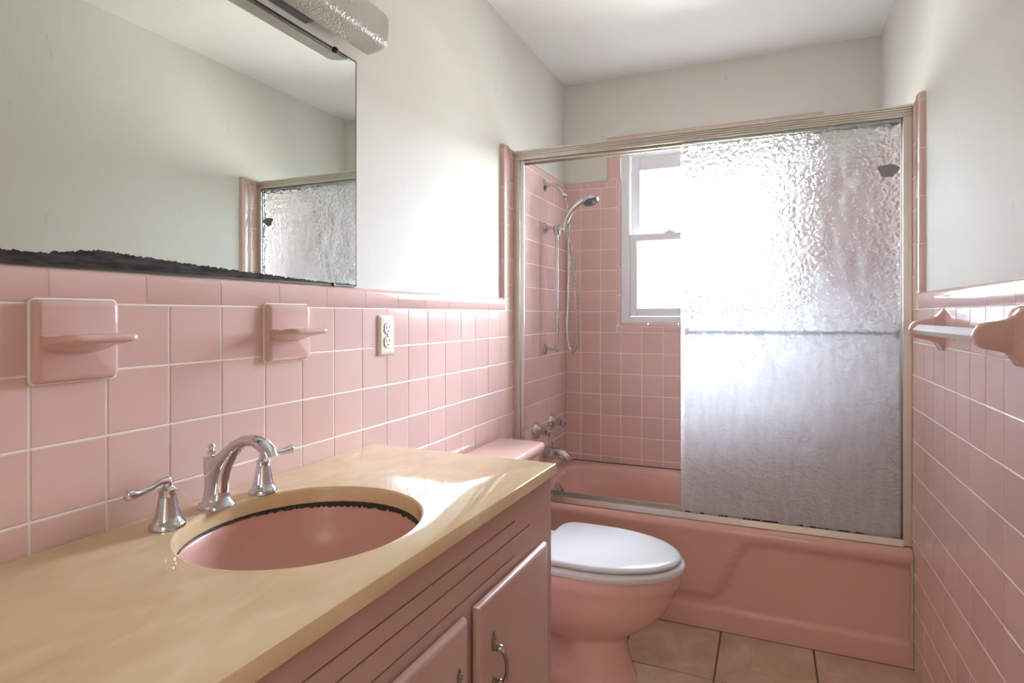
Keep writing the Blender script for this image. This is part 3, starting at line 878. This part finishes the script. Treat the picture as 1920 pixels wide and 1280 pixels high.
sa = thing('shower_arm', 'corroded chrome shower arm curving out below the cap tiles', 'shower arm', (0, 2.155, 1.816))
part(MB().lathe([(0.030, 0), (0.029, 0.004), (0.016, 0.010), (0.010, 0.012)], (0.0005, 2.155, 1.816), (1, 0, 0)), 'flange', M['chrome'], sa)
ap = bez([(0.008, 2.155, 1.816), (0.035, 2.155, 1.819), (0.065, 2.155, 1.806), (0.088, 2.155, 1.780), (0.098, 2.155, 1.766)], 6)
part(MB().tube(ap, 0.0105, 14), 'arm', M['dchrome'], sa)
part(MB().lathe([(0.012, 0), (0.014, 0.004), (0.014, 0.016), (0.011, 0.022)], (0.094, 2.155, 1.772), (0.5, 0, -0.86)), 'arm_nut', M['chrome'], sa)

hs = thing('hand_shower', 'chrome hand shower with grey spray face and looped hose', 'hand shower', (0.11, 2.15, 1.60))
hpath = bez([(0.106, 2.148, 1.600), (0.114, 2.147, 1.632), (0.134, 2.143, 1.670), (0.165, 2.138, 1.702), (0.205, 2.130, 1.724), (0.232, 2.125, 1.728)], 6)
nr_ = len(hpath)
part(MB().tube(hpath, [0.011 + 0.004 * sin(pi * min(1, i / nr_ * 1.1)) for i in range(nr_)], 14), 'handle', M['chrome'], hs)
ax = Vector((0.30, -0.22, -0.93)).normalized()
hc = Vector((0.243, 2.122, 1.722))
hd = part(MB().lathe([(0.012, -0.022), (0.026, -0.018), (0.037, -0.008), (0.040, 0.004), (0.038, 0.012), (0.034, 0.014)], hc, ax), 'head', M['chrome'], hs)
part(MB().lathe([(0.034, 0.0142), (0.033, 0.017), (0.012, 0.018), (0.010, 0.022), (0.001, 0.022)], hc, ax), 'spray_face', M['fixmetal'], hs)
part(MB().lathe([(0.010, -0.02), (0.013, -0.015), (0.013, 0.006), (0.010, 0.01)], (0.105, 2.149, 1.594)), 'hose_nut', M['chrome'], hs)
hose = bez([(0.106, 2.155, 1.752), (0.118, 2.157, 1.715), (0.126, 2.159, 1.66), (0.127, 2.160, 1.56), (0.1255, 2.160, 1.42), (0.121, 2.158, 1.26), (0.118, 2.156, 1.12), (0.124, 2.155, 1.04),
            (0.1455, 2.153, 1.003), (0.166, 2.151, 1.04), (0.170, 2.15, 1.13), (0.164, 2.15, 1.27), (0.154, 2.15, 1.42), (0.140, 2.15, 1.53), (0.118, 2.149, 1.572), (0.106, 2.149, 1.588)], 14)
part(MB().tube(hose, [0.0072 if i % 2 else 0.0060 for i in range(len(hose))], 10), 'hose', M['dchrome'], hs, 0)

def valve(y, z, lab):
    v = thing('tub_valve', lab, 'valve', (0, y, z), 'chrome tub valves above the spout')
    part(MB().lathe([(0.040, 0.0005), (0.039, 0.006), (0.030, 0.016), (0.018, 0.022), (0.0165, 0.024), (0.0165, 0.034)], (0, y, z), (1, 0, 0)), 'escutcheon', M['dchrome'], v)
    part(MB().lathe([(0.0165, 0.0345), (0.0185, 0.036), (0.0185, 0.052), (0.015, 0.055)], (0, y, z), (1, 0, 0)), 'stem', M['dchrome'], v)
    mb = MB(); nn = 40; rr = []
    for hgt, sc_ in ((0.055, 0.75), (0.058, 1.0), (0.066, 1.0), (0.069, 0.8)):
        rr.append([(hgt, y + sc_ * (0.023 + 0.005 * cos(5 * 2 * pi * k / nn)) * cos(2 * pi * k / nn), z + sc_ * (0.023 + 0.005 * cos(5 * 2 * pi * k / nn)) * sin(2 * pi * k / nn)) for k in range(nn)])
    kn = part(mb.rings(rr), 'cross_knob', M['dchrome'], v)
    part(MB().lathe([(0.011, 0.069), (0.011, 0.075), (0.006, 0.080), (0.001, 0.081)], (0, y, z), (1, 0, 0)), 'index_button', M['chrome'], v)
valve(2.040, 0.633, 'chrome tub valve handle on the camera side of the spout')
valve(2.2525, 0.640, 'chrome tub valve handle on the window side of the spout')

sp = thing('tub_spout', 'chrome tub spout with pull-up diverter over the tub end', 'spout', (0, 2.150, 0.505))
path = bez([(0.001, 2.150, 0.507), (0.04, 2.150, 0.508), (0.085, 2.150, 0.506), (0.112, 2.150, 0.498), (0.126, 2.150, 0.482), (0.130, 2.150, 0.470)], 6)
m_ = len(path)
part(MB().tube(path, [0.030 - 0.013 * sst(0, 1, i / (m_ - 1)) for i in range(m_)], 18), 'spout_body', M['dchrome'], sp)
part(MB().lathe([(0.004, -0.01), (0.004, 0.014), (0.008, 0.017), (0.009, 0.024), (0.005, 0.028)], (0.045, 2.150, 0.540)), 'diverter_knob', M['dchrome'], sp)

# ------------------------------------------------------------------ toilet
TY = 1.345
to = thing('toilet', 'salmon pink toilet with white seat between vanity and bathtub', 'toilet', (0.4, TY, 0))
def egg(x0, x1, hw, z, nn=56, flat=0.0, rec=0.0, xr=0.42, back=3.2, front=2.0, xw=0.45):
    """closed outline, blunt at the back (x0), rounded at the front (x1); widest at fraction xw"""
    xm = x0 + (x1 - x0) * xw; out = []
    for k in range(nn):
        t = 2 * pi * k / nn; c, s_ = cos(t), sin(t)
        if c >= 0:
            x = xm + (x1 - xm) * c ** (2 / front); y = hw * math.copysign(abs(s_) ** (2 / 2.0), s_)
        else:
            x = xm - (xm - x0) * (-c) ** (2 / back); y = hw * math.copysign(abs(s_) ** (2 / back), s_)
        if rec: y *= 1 - rec * sst(xr + 0.03, xr - 0.03, x)
        out.append((x, TY + y, z))
    return out
bowl = [egg(0.13, 0.622, 0.122, 0.001, front=2.7), egg(0.13, 0.624, 0.124, 0.014, front=2.7), egg(0.13, 0.617, 0.119, 0.028, front=2.7), egg(0.132, 0.611, 0.115, 0.046, rec=0.06, front=2.8),
        egg(0.135, 0.604, 0.111, 0.068, rec=0.36, front=2.9), egg(0.135, 0.598, 0.107, 0.10, rec=0.40, front=3.0), egg(0.135, 0.594, 0.104, 0.128, rec=0.36, front=3.0),
        egg(0.135, 0.594, 0.104, 0.143, rec=0.27, xr=0.39, front=2.9), egg(0.135, 0.606, 0.110, 0.154, rec=0.18, xr=0.35, front=2.6), egg(0.135, 0.645, 0.130, 0.178, rec=0.08, xr=0.31, front=2.2), egg(0.13, 0.688, 0.152, 0.212),
        egg(0.12, 0.722, 0.169, 0.252), egg(0.11, 0.746, 0.1785, 0.297), egg(0.105, 0.755, 0.1815, 0.326), egg(0.10, 0.7615, 0.1845, 0.332), egg(0.10, 0.7645, 0.1855, 0.345), egg(0.10, 0.765, 0.185, 0.364), egg(0.10, 0.760, 0.180, 0.377),
        egg(0.15, 0.71, 0.13, 0.378)]
part(MB().rings(bowl), 'bowl', M['toilet'], to, 50)
def seatring(x0, x1, hw, zs, ins):
    return [egg(x0 + i_ * 0.3, x1 - i_, hw - i_, z_, back=6.0, xw=0.36) for z_, i_ in zip(zs, ins)]
part(MB().rings(seatring(0.318, 0.778, 0.190, (0.379, 0.382, 0.392, 0.400, 0.4035), (0.010, 0.003, 0.0, 0.003, 0.012))), 'seat', M['seat'], to, 50)
lidr = seatring(0.322, 0.764, 0.181, (0.4065, 0.409, 0.416, 0.4215, 0.4235, 0.4225), (0.008, 0.002, 0.0, 0.004, 0.014, 0.05))
part(MB().rings(lidr), 'lid', M['seat'], to, 50)
for s_ in (-1, 1):
    part(MB().bbox(0.285, 0.325, TY + s_ * 0.075 - 0.02, TY + s_ * 0.075 + 0.02, 0.378, 0.412, 0.008, 3), 'hinge', M['seat'], to)
def rbox_ring(x0, x1, y0, y1, z, r, nn=6):
    out = []
    for cx, cy, a0 in ((x1 - r, y1 - r, 0), (x0 + r, y1 - r, pi / 2), (x0 + r, y0 + r, pi), (x1 - r, y0 + r, 1.5 * pi)):
        for i in range(nn): 
            a_ = a0 + pi / 2 * i / (nn - 1); out.append((cx + r * cos(a_), cy + r * sin(a_), z))
    return out
tk = [rbox_ring(0.03, 0.175, TY - 0.215, TY + 0.215, 0.37, 0.035), rbox_ring(0.028, 0.185, TY - 0.222, TY + 0.222, 0.39, 0.035), rbox_ring(0.025, 0.205, TY - 0.237, TY + 0.237, 0.651, 0.03)]
part(MB().rings(tk), 'tank', M['toilet'], to, 50)
ld = [rbox_ring(0.022, 0.211, TY - 0.243, TY + 0.243, 0.652, 0.026), rbox_ring(0.016, 0.219, TY - 0.250, TY + 0.250, 0.658, 0.024), rbox_ring(0.015, 0.221, TY - 0.252, TY + 0.252, 0.678, 0.024),
      rbox_ring(0.017, 0.218, TY - 0.249, TY + 0.249, 0.686, 0.024), rbox_ring(0.024, 0.211, TY - 0.242, TY + 0.242, 0.689, 0.022)]
part(MB().rings(ld), 'tank_lid', M['toilet'], to, 50)
part(MB().lathe([(0.014, 0), (0.014, 0.006), (0.008, 0.010), (0.008, 0.02)], (0.197, TY - 0.17, 0.60), (1, 0, 0), 16).tube([(0.215, TY - 0.17, 0.60), (0.222, TY - 0.14, 0.596), (0.222, TY - 0.09, 0.588)], [0.006, 0.006, 0.008], 10), 'flush_lever', M['chrome'], to)

# ------------------------------------------------------------------ vanity
CT = 0.823
def skew(p):           # the vanity stands slightly askew to the wall
    return (p[0] * (1 + 0.0466 * (p[1] - 0.38)), p[1], p[2])
def vpart(mb, name, mat, root, smooth=35):
    mb.v = [skew(p) for p in mb.v]; return part(mb, name, mat, root, smooth)
FXc = 0.5335           # counter front (before the skew)
FXf = 0.5235           # cabinet face
VY0, VY1 = -0.43, 0.797
va = thing('vanity_cabinet', 'mauve pink painted vanity cabinet under the yellowed counter', 'cabinet', (0.26, 0.18, 0))
body = MB().box(0.002, FXf - 0.018, VY1 - 0.018, VY1, 0.0, 0.792).box(0.002, FXf - 0.018, VY0, VY0 + 0.018, 0.0, 0.792)
body.box(0.002, 0.010, VY0 + 0.018, VY1 - 0.018, 0.09, 0.60).box(0.010, FXf - 0.018, VY0 + 0.018, VY1 - 0.018, 0.09, 0.105).box(FXf - 0.075, FXf - 0.06, VY0 + 0.018, VY1 - 0.018, 0.0, 0.09)
vpart(body, 'carcass', M['cab'], va, 0)
SL = [(0.7505, 0.594), (0.718, 0.668), (0.679, 0.594)]     # louvre slots: height, far end
g2 = 0.0016
fx0_, fx1_ = FXf - 0.0179, FXf
face = MB()
zt = 0.792
cyv = (VY0 + VY1) / 2
for zs, ye in SL:
    face.box(fx0_, fx1_, VY0, VY1, zs + g2, zt)
    face.box(fx0_, fx1_, ye, VY1, zs - g2, zs + g2)
    face.box(fx0_, fx1_, VY0, 2 * cyv - ye, zs - g2, zs + g2)
    zt = zs - g2
face.box(fx0_, fx1_, VY0, VY1, 0.645, zt)
DRS = [(0.406, 0.735), (0.041, 0.370), (-0.37, 0.0)]
prev = VY1
for d0, d1 in DRS:
    face.box(fx0_, fx1_, d1 - 0.012, prev, 0.09, 0.645); prev = d0 + 0.012
face.box(fx0_, fx1_, VY0, prev, 0.09, 0.645)
vpart(face, 'face_frame', M['cab'], va, 0)
vpart(MB().box(0.02, FXf - 0.03, VY0 + 0.02, VY1 - 0.02, 0.60, 0.606), 'inner_shelf', M['cabin'], va, 0)
for i, (d0, d1) in enumerate(DRS):
    x0_, x1_ = FXf + 0.0005, FXf + 0.0175
    mb = MB()
    ins = [(0.0, 0.004), (0.0, x1_ - x0_ - 0.010), (0.0008, x1_ - x0_ - 0.0062), (0.003, x1_ - x0_ - 0.003), (0.0062, x1_ - x0_ - 0.0008), (0.010, x1_ - x0_)]
    rr = [[(x0_ + 0.0, d0 + 0.008, 0.102), (x0_, d1 - 0.008, 0.102), (x0_, d1 - 0.008, 0.650), (x0_, d0 + 0.008, 0.650)]]
    for in_, dx in ins:
        rr.append([(x0_ + dx, d0 + in_, 0.094 + in_), (x0_ + dx, d1 - in_, 0.094 + in_), (x0_ + dx, d1 - in_, 0.658 - in_), (x0_ + dx, d0 + in_, 0.658 - in_)])
    dd = vpart(mb.rings(rr), 'cabinet_door', M['cab'], va, 40)
    hy = d0 + 0.053 if i != 1 else d1 - 0.035
    xf = x1_
    hz = 0.530
    mbh = MB()
    for s_ in (1, -1):
        zc2 = hz + s_ * 0.040
        mbh.rings([[(xf + dx, hy + w_ * cos(2 * pi * k / 16), zc2 + s_ * 0.002 + hh * sin(2 * pi * k / 16)) for k in range(16)] for dx, w_, hh in ((0.0002, 0.0065, 0.019), (0.002, 0.0065, 0.019), (0.004, 0.004, 0.013))])
        mbh.lathe([(0.0055, 0.0), (0.006, 0.008), (0.0075, 0.012), (0.006, 0.017)], (xf + 0.003, hy, zc2 - s_ * 0.008), (1, 0, 0), 12)
        mbh.lathe([(0.0035, 0.0), (0.003, 0.004), (0.001, 0.005)], (xf + 0.003, hy, zc2 + s_ * 0.010), (1, 0, 0), 10)
    hp_ = bez([(xf + 0.014, hy, hz + 0.032), (xf + 0.022, hy, hz + 0.026), (xf + 0.028, hy, hz + 0.010), (xf + 0.028, hy, hz - 0.010), (xf + 0.022, hy, hz - 0.026), (xf + 0.014, hy, hz - 0.032)], 5)
    mbh.tube(hp_, 0.0038, 10)
    mbh.v = [skew(p) for p in mbh.v]
    part(mbh, 'pull_handle', M['pewter'], dd)

# counter with an oval cut-out
SX, SY, SA, SB = 0.2735, 0.272, 0.195, 0.197
ct = thing('vanity_countertop', 'yellowed cream cultured marble countertop with oval sink cut-out', 'countertop', (0.26, 0.19, 0.793))
nn = 96
cx0, cx1, cy0, cy1 = 0.0015, FXc, VY0 - 0.01, 0.808
def rect_pt(t, ins, z):
    c, s_ = cos(t), sin(t)
    x0_, x1_, y0_, y1_ = cx0 + ins * 0.0, cx1 - ins, cy0 + ins, cy1 - ins
    tx = ((x1_ - SX) / c) if c > 1e-9 else ((x0_ - SX) / c if c < -1e-9 else 1e9)
    ty = ((y1_ - SY) / s_) if s_ > 1e-9 else ((y0_ - SY) / s_ if s_ < -1e-9 else 1e9)
    r_ = min(tx, ty); return (SX + r_ * c, SY + r_ * s_, z)
angs = [2 * pi * k / nn for k in range(nn)]
for cxx, cyy in ((cx1, cy1), (cx0, cy1), (cx0, cy0), (cx1, cy0)):
    t = math.atan2(cyy - SY, cxx - SX) % (2 * pi)
    j = min(range(nn), key=lambda q: min(abs(angs[q] - t), 2 * pi - abs(angs[q] - t))); angs[j] = t
def ell(a_, b_, z): return [(SX + a_ * cos(t), SY + b_ * sin(t), z) for t in angs]
rr = [ell(SA, SB, CT - 0.030), ell(SA, SB, CT - 0.006), ell(SA + 0.0015, SB + 0.0015, CT - 0.0022), ell(SA + 0.005, SB + 0.005, CT)]
rr += [[rect_pt(t, 0.004, CT) for t in angs], [rect_pt(t, 0.001, CT - 0.0015) for t in angs], [rect_pt(t, 0.0, CT - 0.004) for t in angs], [rect_pt(t, 0.0, CT - 0.026) for t in angs], [rect_pt(t, 0.004, CT - 0.030) for t in angs], ell(SA, SB, CT - 0.030)]
vpart(MB().rings(rr, cap0=False, cap1=False), 'slab', M['marble'], ct, 30)
# sink bowl
sk = thing('sink_basin', 'pink china undermount sink basin below the oval cut-out', 'sink', (SX, SY, 0.66))
bp = [(1.06, -0.0312), (1.06, -0.036), (1.012, -0.0365), (1.0, -0.040), (0.985, -0.055), (0.94, -0.085), (0.86, -0.118), (0.72, -0.148), (0.52, -0.167), (0.28, -0.176), (0.10, -0.179)]
inner = [ell(SA * q, SB * q, CT + h_) for q, h_ in bp]
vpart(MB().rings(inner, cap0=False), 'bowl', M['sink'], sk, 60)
vpart(MB().lathe([(0.026, 0.0), (0.026, 0.003), (0.020, 0.004), (0.018, 0.001), (0.001, 0.001)], (SX, SY, CT - 0.1795)), 'drain_ring', M['dchrome'], sk)
rnd = random.Random(3)
pts_o, pts_i = [], []
mbm = MB(); ring = []
a0_, a1_ = radians(228), radians(20)
na = 150
lo_prev = 0
for i in range(na + 1):
    q = i / na
    t = a0_ + (a1_ - a0_) * q
    th = 0.001 + 0.0085 * sst(0.05, 0.6, q) + rnd.uniform(-0.003, 0.003) * sst(0.0, 0.3, q)
    zt_ = CT - 0.0306 + rnd.uniform(-0.0006, 0.0006); zb_ = zt_ - max(0.0012, th)
    f1 = 0.9965; f2 = 1.006
    ring.append([(SX + SA * f1 * cos(t), SY + SB * f1 * sin(t), zt_), (SX + SA * f2 * cos(t), SY + SB * f2 * sin(t), zt_),
                 (SX + SA * f2 * cos(t), SY + SB * f2 * sin(t), zb_), (SX + SA * (f1 - 0.006) * cos(t), SY + SB * (f1 - 0.006) * sin(t), zb_)])
vpart(mbm.rings(ring), 'mould_joint', M['mould'], sk, 0)

# ---- faucet
fa = thing('faucet', 'chrome widespread faucet with arched spout and two lever handles', 'faucet', (0.062, 0.266, CT))
pairs = [((0.030, 0.8235), (0.094, 0.8235), 0.030), ((0.031, 0.829), (0.093, 0.829), 0.029), ((0.036, 0.834), (0.088, 0.835), 0.022), ((0.039, 0.85), (0.085, 0.852), 0.0175),
         ((0.0395, 0.872), (0.086, 0.868), 0.0165), ((0.036, 0.897), (0.090, 0.884), 0.0165), ((0.036, 0.9145), (0.097, 0.898), 0.0165), ((0.066, 0.918), (0.107, 0.914), 0.0155),
         ((0.086, 0.933), (0.118, 0.928), 0.0145), ((0.108, 0.950), (0.132, 0.938), 0.0140), ((0.134, 0.9615), (0.148, 0.943), 0.0140), ((0.160, 0.9635), (0.163, 0.9435), 0.0142),
         ((0.184, 0.956), (0.175, 0.938), 0.0145), ((0.199, 0.944), (0.183, 0.932), 0.0145), ((0.2065, 0.930), (0.187, 0.924), 0.0145)]
FY = 0.266
rr = []
for (ox, oz), (ix, iz), hw in pairs:
    mx_, mz_ = (ox + ix) / 2, (oz + iz) / 2
    ring_ = []
    for k in range(20):
        t = 2 * pi * k / 20
        c = math.copysign(abs(cos(t)) ** 0.8, cos(t)); s_ = math.copysign(abs(sin(t)) ** 0.8, sin(t))
        ring_.append((mx_ + (ox - mx_) * c, FY + hw * s_, mz_ + (oz - mz_) * c))
    rr.append(ring_)
part(MB().rings(rr), 'spout', M['chrome'], fa, 60)
part(MB().lathe([(0.0035, 0), (0.0035, 0.004), (0.0075, 0.006), (0.0075, 0.010), (0.005, 0.011), (0.0035, 0.013), (0.006, 0.015), (0.0068, 0.019), (0.005, 0.023), (0.001, 0.0245)], (0.049, FY, 0.9145)), 'lift_rod_knob', M['chrome'], fa)
def fhandle(x, y, sgn):
    h = part(MB().lathe([(0.0275, 0.0005), (0.0275, 0.006), (0.024, 0.010), (0.0215, 0.013), (0.0195, 0.02), (0.0165, 0.035), (0.0135, 0.05), (0.0120, 0.058), (0.0140, 0.0605), (0.0140, 0.064), (0.0105, 0.0665),
                         (0.0075, 0.070), (0.0085, 0.074), (0.0075, 0.079), (0.004, 0.084), (0.001, 0.086)], (x, y, CT)), 'handle', M['chrome'], fa, 50)
    pth = bez([(x, y, CT + 0.077), (x + 0.001, y + sgn * 0.014, CT + 0.0785), (x + 0.003, y + sgn * 0.030, CT + 0.074), (x + 0.004, y + sgn * 0.050, CT + 0.072), (x + 0.005, y + sgn * 0.066, CT + 0.073), (x + 0.005, y + sgn * 0.076, CT + 0.0735)], 6)
    m2 = len(pth); rad = []
    for i in range(m2):
        q = i / (m2 - 1)
        rad.append(0.0075 - 0.0030 * sst(0.0, 0.35, q) + 0.0045 * sst(0.4, 0.82, q) - 0.0075 * sst(0.86, 1.0, q))
    part(MB().tube(pth, rad, 12), 'lever', M['chrome'], h, 60)
fhandle(0.080, 0.157, -1)
fhandle(0.074, 0.364, 1)

# ------------------------------------------------------------------ mirror and light fixture
mi = thing('wall_mirror', 'frameless wall mirror with ragged black desilvered lower edge', 'mirror', (-0.014, 0.17, 1.256))
MY1, MZ0, MZ1 = 0.757, 1.256, 1.862
part(MB().box(-TZ + 0.0005, -0.0125, -0.40, MY1, MZ0, MZ1), 'mirror_glass', M['mirror'], mi, 0)
part(MB().box(-TZ + 0.0005, -0.0118, -0.40, MY1 + 0.0016, MZ1, MZ1 + 0.003).box(-TZ + 0.0005, -0.0118, MY1, MY1 + 0.0016, MZ0, MZ1), 'dark_edge', M['brass'], mi, 0)
part(MB().box(-0.0124, -0.0116, -0.40, MY1 - 0.02, MZ1 - 0.0045, MZ1 - 0.0005), 'top_channel', M['chrome'], mi, 0)
part(MB().box(-0.0124, -0.0112, -0.40, MY1, MZ0, MZ0 + 0.003), 'bottom_channel', M['brass'], mi, 0)
part(MB().bbox(-0.0122, -0.007, 0.668, 0.683, MZ1 - 0.007, MZ1 + 0.006, 0.002).lathe([(0.004, 0), (0.003, 0.003), (0.001, 0.0035)], (-0.0072, 0.6755, MZ1 - 0.001), (1, 0, 0), 10), 'mirror_clip', M['brass'], mi)
part(MB().bbox(-0.0112, -0.008, 0.664, 0.672, MZ0 - 0.004, MZ0 + 0.006, 0.001), 'mirror_clip', M['brass'], mi)

lf = thing('vanity_light', 'unlit frosted acrylic vanity light over the mirror', 'light fixture', (0.0, 0.3, 1.98))
prl = [(0.024, 1.8765), (0.056, 1.880), (0.074, 1.884), (0.083, 1.889), (0.088, 1.898), (0.0905, 1.915), (0.0925, 1.950), (0.0915, 1.963), (0.086, 1.972), (0.060, 1.995), (0.024, 2.027)]
def inset(pl_, q):
    cx_ = 0.024; cz_ = sum(p[1] for p in pl_) / len(pl_)
    return [(cx_ + (p[0] - cx_) * q, cz_ + (p[1] - cz_) * q) for p in pl_]
rr = []
for yy, q in ((-0.26, 0.93), (-0.255, 0.98), (-0.245, 1.0), (0.753, 1.0), (0.762, 0.98), (0.767, 0.93)):
    rr.append([(a_, yy, b_) for a_, b_ in inset(prl, q)])
part(MB().rings(rr), 'diffuser', M['acrylic'], lf, 40)
part(MB().bbox(-TZ + 0.0005, 0.0235, -0.20, 0.578, 1.884, 2.01, 0.002), 'mounting_channel', M['fixmetal'], lf)

# ------------------------------------------------------------------ ceramic shelves on the left wall
def ledge(name, label, y0, y1, proj, root_z=1.078):
    t = thing(name, label, 'wall shelf', (0.0, (y0 + y1) / 2, root_z), 'pink ceramic shelves on the tiled vanity wall')
    z0, z1 = 1.0775, 1.2035
    rr = []
    for x_, ins in ((0.0006, -0.0008), (0.004, -0.0008), (0.010, 0.001), (0.0135, 0.004), (0.015, 0.009)):
        rr.append(rbox_ring(y0 + ins, y1 - ins, z0 + ins, z1 - ins, 0, 0.008, 5))
        rr[-1] = [(x_, a_, b_) for a_, b_, _ in rr[-1]]
    part(MB().rings(rr), 'back_plate', M['ceramic'], t, 45)
    # shelf: side profile with a curved underside, lip at the front
    zc2 = 1.148
    rr = []
    nn2 = 28
    for q in range(nn2 + 1):
        t_ = -1 + 2 * q / nn2
        e = abs(t_)
        y = (y0 + y1) / 2 + t_ * (y1 - y0 - 0.012) / 2
        pj = proj - 0.012 * e ** 10
        yo = -t_ * 0.003
        th = 0.0095 - 0.002 * e ** 6
        und = 0.010 * (1 - e * e)
        prof_ = [(0.012, zc2 + 0.004, 0), (0.020, zc2 + 0.0012, 0), (pj - 0.020, zc2 - 0.0006, yo), (pj - 0.011, zc2 + 0.0022, yo), (pj - 0.005, zc2 + 0.0028, yo), (pj - 0.001, zc2 - 0.0005, yo), (pj, zc2 - 0.004, yo), (pj - 0.002, zc2 - th + 0.001, yo), (pj - 0.008, zc2 - th - 0.001, yo),
                 (pj - 0.03, zc2 - th - 0.002 - und * 0.5, yo), (0.026, zc2 - th - 0.004 - und, 0), (0.012, zc2 - th - 0.010 - und, 0)]
        rr.append([(a_, y + c_, b_) for a_, b_, c_ in prof_])
    part(MB().rings(rr), 'ledge', M['ceramic'], t, 50)
    # grout bead round the plate
    gr = [rbox_ring(y0 - g_, y1 + g_, z0 - g_, z1 + g_, 0, 0.009, 5) for g_ in (0.0035, 0.0005)]
    part(MB().rings([[(0.0004, a_, b_) for a_, b_, _ in gr[0]], [(0.0035, a_, b_) for a_, b_, _ in gr[1]]], False, False), 'grout_bead', M['grout'], t)
    return t
ledge('ceramic_shelf', 'pink ceramic shelf nearer the left end of the counter', 0.0, 0.122, 0.084)
ledge('ceramic_shelf', 'pink ceramic shelf nearer the ivory outlet', 0.4355, 0.562, 0.080)

# ------------------------------------------------------------------ outlet
ou = thing('wall_outlet', 'ivory duplex outlet on the pink tile', 'outlet', (0, 0.869, 1.122))
oy, oz = 0.869, 1.1225
rr = []
for x_, ins in ((0.0006, 0.0), (0.003, 0.0), (0.0075, 0.005), (0.0082, 0.008)):
    rr.append([(x_, a_, b_) for a_, b_, _ in rbox_ring(oy - 0.0355 + ins, oy + 0.0355 - ins, oz - 0.0572 + ins, oz + 0.0572 - ins, 0, 0.003, 4)])
part(MB().rings(rr), 'face_plate', M['ivory'], ou, 40)
for s_ in (1, -1):
    zc3 = oz + s_ * 0.0195
    rg = [(oy + 0.0165 * max(-0.86, min(0.86, cos(2 * pi * k / 32))) / 0.93, zc3 + 0.0150 * sin(2 * pi * k / 32)) for k in range(32)]
    rc = part(MB().prism([(oy + (a_ - oy) * 1.09, zc3 + (b_ - zc3) * 1.09) for a_, b_ in rg], lambda a_, b_, d_: (d_, a_, b_), 0.0078, 0.0085), 'socket_gap', M['slot'], ou, 0)
    rec_ = part(MB().prism(rg, lambda a_, b_, d_: (d_, a_, b_), 0.0079, 0.0102), 'socket', M['ivory'], ou, 0)
    slots = MB().box(0.0101, 0.0106, oy - 0.0080, oy - 0.0056, zc3 - 0.001, zc3 + 0.0085).box(0.0101, 0.0106, oy + 0.0054, oy + 0.0076, zc3 + 0.0, zc3 + 0.008)
    slots.lathe([(0.0026, 0), (0.0026, 0.0004)], (0.0102, oy - 0.0002, zc3 - 0.0075), (1, 0, 0), 12)
    part(slots, 'socket_slots', M['slot'], rec_, 0)
part(MB().lathe([(0.0032, 0.0), (0.003, 0.0012), (0.001, 0.0016)], (0.0082, oy, oz), (1, 0, 0), 12), 'plate_screw', M['dchrome'], ou)

# ------------------------------------------------------------------ towel bar on the right wall
tbx, tbz = 1.405, 1.1395
tw = thing('towel_bar', 'pink ceramic post towel bar with pale faceted rod on right wall', 'towel bar', (W, 1.14, tbz))
half = [(0.0, 0.059), (0.004, 0.058), (0.010, 0.050), (0.016, 0.040), (0.024, 0.0335), (0.036, 0.030), (0.050, 0.0275), (0.062, 0.0245), (0.071, 0.0185), (0.0765, 0.010), (0.0785, 0.0)]
poly = half + [(a_, -b_) for a_, b_ in reversed(half[:-1])]
for yc in (1.418, 0.868):
    rr = []
    for dy, q in ((-0.016, 0.90), (-0.013, 0.97), (-0.009, 1.0), (0.009, 1.0), (0.013, 0.97), (0.016, 0.90)):
        flare_ = []
        for a_, b_ in poly:
            f_ = 1 + 0.9 * sst(0.03, 0.0, a_)
            flare_.append((W - 0.0006 - a_ * (q if a_ > 0.03 else 1), yc + dy * f_, tbz + b_ * q))
        rr.append(flare_)
    part(MB().rings(rr), 'ceramic_post', M['ceramic'], tw, 50)
rod = [(0.0155 * cos(k * pi / 2), 0.0155 * sin(k * pi / 2)) for k in range(4)]
rr2 = []
for k in range(4):
    a_, b_ = rod[k], rod[(k + 1) % 4]
    for q in (0.12, 0.88): rr2.append((a_[0] * (1 - q) + b_[0] * q, a_[1] * (1 - q) + b_[1] * q))
part(MB().prism(rr2, lambda a_, b_, y: (tbx + a_, y, tbz + b_), 0.866, 1.420), 'rod', M['whitebar'], tw, 0)
